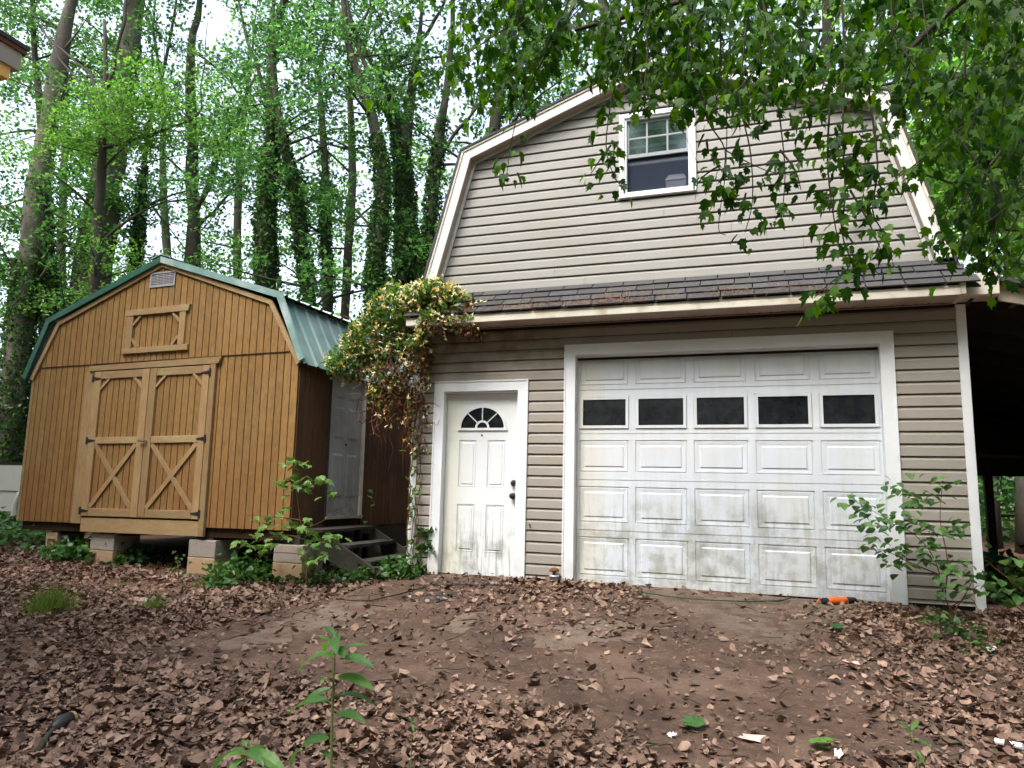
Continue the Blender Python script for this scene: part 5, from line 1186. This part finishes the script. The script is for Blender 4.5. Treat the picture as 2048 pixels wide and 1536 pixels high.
# ------------------------------------------------------------------ leaf litter
def litter():
    rng=np.random.default_rng(12); T=[]
    for k in range(10):
        prof=np.array([.06,.36*rng.uniform(.7,1.2),.46*rng.uniform(.7,1.2),.22*rng.uniform(.5,1.4)]); ys_=np.array([-.55,-.2,.2,.6]); k1=rng.uniform(-.2,.9); k2=rng.uniform(-.5,.9); tw=rng.uniform(-.6,.6); v=[];f=[]
        for i in range(4):
            for c in (-1,0,1):
                x=c*prof[i]*rng.uniform(.75,1.15)+.12*math.sin(i*1.3+k); z=k1*ys_[i]**2+k2*abs(x)*.8+tw*x*ys_[i]+rng.normal(0,.04); v.append((x,ys_[i]+rng.normal(0,.05),z))
        for i in range(3):
            for c in range(2): q=i*3+c; f+=[[q,q+1,q+4],[q,q+4,q+3]]
        T.append((np.array(v),np.array(f)))
    N=285000; X=rng.uniform(-11,6.5,N); Y=-6.4+6.7*rng.uniform(0,1,N)
    keep=np.zeros(N,bool); Zg=np.zeros(N)
    u=rng.uniform(0,1,N)
    for i in range(N):
        x,y=X[i],Y[i]; nz=mnoise.noise(Vector((x*1.1,y*1.6,1.5)))+.5*mnoise.noise(Vector((x*4,y*5,7)))
        d=.80+.25*nz
        on=x>apron_x0(y)+.02*nz
        if on:
            d=.045+.07*max(0,nz*2)
            d+=.75*sm(-3.35,-3.95,y+.55*nz+.10*(x-.5)*(x<.5))       # drift across the foreground
            d+=.62*sm(2.0,2.9,x+.35*nz+.12*y)                         # right side
            d+=.75*math.exp(-((y+.16)/.20)**2)*(1 if -.6<x<.85 else .25)
            d+=.22*math.exp(-((y+.75)/.5)**2)*sm(-1.6,-.6,x)*sm(1.4,.2,x)
        else:
            d-=.62*math.exp(-((x+4.6)/1.5)**2-((y+1.15)/.33)**2)      # bare red earth under the doors
            d-=.5*math.exp(-((y+3.55+.16*(x+3))/.28)**2)*sm(-1,-2,x)*(.6+nz) # wheel track
            if y>-.5 and -7.4<x<-2.9: d*=.35
        if on and poly_sd(x,y,BARE[0])<.02 and y>-1.9: d*=.3
        keep[i]=u[i]<d*.62
    X=X[keep];Y=Y[keep]
    m=~((Y>-.03)&(X>GX0)&(X<GX1)); X=X[m];Y=Y[m]; n=len(X)
    Zg=np.array([gz(x,y) for x,y in zip(X,Y)]); on=np.array([x>apron_x0(y) and x<3.1 for x,y in zip(X,Y)])
    P=np.stack([X,Y,Zg+.014+.020*on+np.abs(rng.normal(0,.012,n))],-1)
    R=rots(n,.45,rng,(1,1))*np.clip(rng.lognormal(-3.52,.46,n),.012,.072)[:,None,None]; w=rng.integers(0,10,n)
    me=stamp_mesh('leaf_litter',[(T[k][0],T[k][1],R[w==k],P[w==k]) for k in range(10)],M['litter'],smooth=True)
    props(link('leaf_litter',me),'brown fallen leaves covering the yard and drifting over the driveway','fallen leaves',kind='stuff')
    mb=MB()
    for k in range(420):
        x=rng.uniform(-7,4.8); y=rng.uniform(-6,-.1); a=rng.uniform(0,6.28); L_=rng.uniform(.05,.24); P3=[]
        for q in range(4):
            P3.append((x,y,gz(x,y)+.05+rng.normal(0,.006))); a+=rng.normal(0,.25); x+=math.cos(a)*L_/3; y+=math.sin(a)*L_/3
        mb.tube(P3,[.0038,.0034,.003,.0018],4,cap=False)
    props(mb.build('fallen_twigs',M['bark']),'thin brown twigs fallen among the leaves of the yard','twigs',kind='stuff')
    # fine crumbs and twigs
    n=42000; X=rng.uniform(-7,5.2,n); Y=rng.uniform(-6.2,-.05,n); P=np.array([(x,y,gz(x,y)+.03) for x,y in zip(X,Y)])
    TW=(np.array([[-.04,0,0],[.04,0,0],[.0,1,.04],[0,.5,.07]]),np.array([[0,1,3],[0,3,2],[1,2,3]]))
    props(link('twigs_and_crumbs',stamp_mesh('twigs_and_crumbs',[(TW[0],TW[1],rots(n,.25,rng,(.010,.055)),P)],M['litter'])),'thin twigs and crumbs of leaves strewn on the driveway','twigs',kind='stuff')
litter()

# ------------------------------------------------------------------ small things on the ground
def on_ground(px,py,dz=.03): g=at_ground(px,py); g[2]+=dz; return g
def blob(name,label,cat,px,py,r,material,sq=(1,1,.7),group=None,dz=.03,seed=0):
    rng=np.random.default_rng(seed); g=on_ground(px,py,dz); mb=MB(tuple(g)); n=9
    rings=[]
    P=[];R_=[]
    for i in range(6):
        a=math.pi*i/5; P.append((g[0],g[1],g[2]-math.cos(a)*r*sq[2]+r*sq[2])); R_.append(max(.001,math.sin(a)*r*rng.uniform(.85,1.1)))
    mb.tube(P,R_,n); o=mb.build(name,material,None,True); o.location=tuple(g); props(o,label,cat,group)
    return o
def scrap(name,label,cat,corners,h,material,group=None,lift=.03):
    G=[on_ground(*c,lift) for c in corners]; c=np.mean(G,axis=0); mb=MB(tuple(c)); rr=random.Random(len(label)); n=4
    for j in range(n+1):
        for i in range(n+1):
            u,v=i/n,j/n; p=(G[0]*(1-u)+G[1]*u)*(1-v)+(G[3]*(1-u)+G[2]*u)*v
            e=.006 if 0<i<n and 0<j<n else .009; mb.v.append((p[0]+rr.uniform(-e,e),p[1]+rr.uniform(-e,e),p[2]+rr.uniform(-.008,.012)))
    for j in range(n):
        for i in range(n): a=j*(n+1)+i; mb.f.append((a,a+1,a+n+2,a+n+1))
    o=mb.build(name,material); o.location=tuple(c); props(o,label,cat,group)
    md=o.modifiers.new('thickness','SOLIDIFY'); md.thickness=.0015; return o
def slab_thing(name,label,cat,corners,h,material,group=None,lift=.03):
    G=[on_ground(*c,lift) for c in corners]; c=np.mean(G,axis=0); mb=MB(tuple(c)); mb.hexa([tuple(g) for g in G]+[(g[0],g[1],g[2]+h) for g in G]); o=mb.build(name,material); fix_norm(o.data); o.location=tuple(c); props(o,label,cat,group); return o
slab_thing('door_mat','black flat mat lying askew on the dirty concrete before the entry door','mat',[(778,1205),(868,1213),(928,1192),(835,1187)],.005,M['mat'],lift=.028)
scrap('paper_scrap','white square paper scrap at the bottom edge near the lower right','paper scrap',[(1668,1532),(1682,1536),(1686,1520),(1672,1516)],.003,M['paper'],'scraps of paper on the ground',lift=.035)
scrap('paper_scrap','small white scrap beside the fallen green leaf','paper scrap',[(1334,1488),(1350,1490),(1353,1482),(1338,1480)],.003,M['paper'],'scraps of paper on the ground',lift=.035)
scrap('paper_scrap','pinkish crumpled scrap at the bottom between the white ones','paper scrap',[(1478,1495),(1520,1500),(1532,1488),(1486,1484)],.004,M['pink'],'scraps of paper on the ground',lift=.035)
scrap('paper_scrap','white scrap on the leaves at the right below the shrub','paper scrap',[(1974,1312),(1992,1314),(1994,1307),(1978,1303)],.003,M['paper'],'scraps of paper on the ground',lift=.035)
scrap('paper_scrap','white scrap at the shaded edge below the shed between second and third pier','paper scrap',[(268,1138),(280,1139),(281,1134),(270,1133)],.004,M['paper'],'scraps of paper on the ground')
scrap('paper_scrap','pink narrow cardboard strip on the leaves in the right half','paper scrap',[(1686,1336),(1720,1342),(1722,1336),(1690,1330)],.003,M['pink'],'scraps of paper on the ground',lift=.035)
g=on_ground(2018,1512,.05); mb=MB(tuple(g)); mb.tube([(g[0]-.045,g[1]+.03,g[2]),(g[0]+.03,g[1]-.02,g[2]+.005)],.014,10); mb.tube([(g[0]+.03,g[1]-.02,g[2]+.005),(g[0]+.05,g[1]-.034,g[2]+.006)],.015,10); o=mb.build('plastic_tube',M['paper']); o.location=tuple(g); props(o,'small white plastic tube in the bottom right corner','tube')
green_me=tmpl_mesh('fallen_green_leaf',MAPLE,M['poke'],.13,.05)
for lab,px,py,rz in (('large green maple leaf fallen on the litter in the lower middle right',1400,1478,.8),('green maple leaf lying flat at the bottom edge right of centre',1625,1512,-1.2),('small green leaf on the litter below the orange tool',1680,1272,.3)):
    g=on_ground(px,py,.055); o=link('fallen_leaf',green_me,None,tuple(g)); o.rotation_euler=(.25,-.15,rz); o.scale=(1,1,1) if py>1300 else (.9,.9,.9); props(o,lab,'fallen leaf','green leaves fallen on the litter')
# orange tool
a,b_=on_ground(1645,1214,.05),on_ground(1722,1211,.05); ax=(b_-a)/np.linalg.norm(b_-a); g=(a+b_)/2
t=thing('power_tool','orange and black hand tool lying under the right end of the garage door','tool',tuple(g))
def seg(u,v,r0,r1,nm,m,n=12):
    mb=MB(tuple(g)); p,q=a+(b_-a)*u,a+(b_-a)*v; mb.tube([p,p*.85+q*.15,p*.15+q*.85,q],[r0*.8,r0,r1,r1*.8],n); return mb.build(nm,M[m],t,True)
seg(.0,.14,.028,.030,'end_cap','rubber'); seg(.141,.62,.032,.034,'body','orange'); seg(.621,.86,.030,.024,'grip','rubber'); seg(.861,1.0,.010,.008,'tip','steel')
mb=MB(tuple(g)); mb.tube([a+np.array([-.05,-.02,-.02]),a+np.array([-.02,.03,.02]),a+np.array([.05,.05,.01])],.006,6); mb.build('loop',M['orange'],t)
mb=MB(); P=[on_ground(1825,1213,.08),on_ground(1850,1205,.10),on_ground(1895,1200,.20)]; mb.tube(P,.009,6); o=mb.build('red_stake',M['red']); props(o,'thin red stake leaning in the leaves under the shrub','stake')
# broken branch at lower left
P=[on_ground(72,1525,.04),on_ground(92,1498,.06),on_ground(108,1483,.06)]; g=P[1]
t=thing('fallen_branch','short dark broken branch with pale cut end at the lower left','branch',tuple(g))
mb=MB(tuple(g)); mb.tube(smooth_path(P,3),[.016,.014,.013,.013,.012,.012,.014],7); mb.build('stick',M['bark'],t,True)
Q=[on_ground(104,1486,.06),on_ground(120,1472,.065),on_ground(138,1464,.065)]; mb=MB(tuple(g)); mb.tube(Q,[.030,.035,.033],10); mb.build('knot',M['black'],t,True)
mb=MB(tuple(g)); mb.tube([Q[2],Q[2]+(Q[2]-Q[1])*.35],[.034,.030],10); mb.build('cut_end',M['board'],t)
for lab,px,py in (('round brown seed ball on bare soil left of centre',540,1372),('dark seed ball on the dirt in the lower left',170,1425),('seed ball lying left of the lower left one',88,1443),('black seed ball on the driveway right of centre',1242,1315)):
    blob('seed_ball',lab,'seed ball',px,py,.018,M['eave'],(1,1,1),'seed balls scattered on the ground',dz=.02,seed=px)
slab_thing('stone','pale stone in the litter by the small grass tuft','stone',[(276,1215),(292,1216),(296,1208),(280,1206)],.025,M['block'])
# spigot on the wall foot and hook
g=at(1108,1160,-.09); t=thing('pipe_cap','short grey vent pipe with a rusty cap at the wall foot between the doors','pipe',(g[0],g[1],g[2]-.05))
bb=(g[0],g[1],g[2]-.05); mb=MB(bb); mb.tube([(g[0],g[1],.22),(g[0],g[1],g[2]+.03)],.035,12); mb.tube([(g[0],g[1],g[2]+.03),(g[0],g[1],g[2]+.05)],[.055,.05],12); mb.build('pipe',M['vent'],t,True)
mb=MB(bb); mb.tube([(g[0],g[1],g[2]+.051),(g[0],g[1],g[2]+.085)],.018,10); mb.tube([(g[0],g[1],g[2]+.086),(g[0],g[1],g[2]+.10),(g[0],g[1],g[2]+.125)],[.05,.052,.018],12); mb.build('cap',M['eave'],t,True)
h=at(1060,1049,-.02); mb=MB(); mb.tube([h,h+np.array([.0,-.035,.0]),h+np.array([.015,-.05,-.01]),h+np.array([.02,-.05,-.035])],.006,6); props(mb.build('hook',M['black']),'small dark hook screwed into the siding right of the entry door','hook')
# hoses and cables
def cable(name,label,cat,pts,r,m,dz=.045):
    P=smooth_path([on_ground(x,y,dz) for x,y in pts],5); mb=MB(); mb.tube(P,r,6); props(mb.build(name,M[m],None,True),label,cat)
cable('garden_hose','thin green hose lying along the concrete in front of the overhead door','hose',[(1272,1192),(1330,1202),(1400,1209),(1480,1213),(1555,1212),(1580,1206)],.007,'hose')
cable('black_cable','thin black cable crossing the ground left of the mat','cable',[(672,1208),(730,1212),(790,1200),(850,1184),(900,1179),(990,1180),(1060,1184)],.006,'rubber')
P=[at(x,y,3.5) for x,y in ((1966,1105),(1990,1110),(2020,1118),(2048,1122),(2080,1124))]; mb=MB(); mb.tube(smooth_path(P,3),.02,6); 
for p in P: pass
mb.tube([q+np.array([0,.15,-.03]) for q in smooth_path(P,3)],.02,6)
props(mb.build('coiled_hose',mat('teal_hose',(.02,.25,.18),.4,.1,5),None,True),'teal hose strung low between the posts under the lean-to','hose')
# hide nothing, finish
bpy.context.view_layer.update()
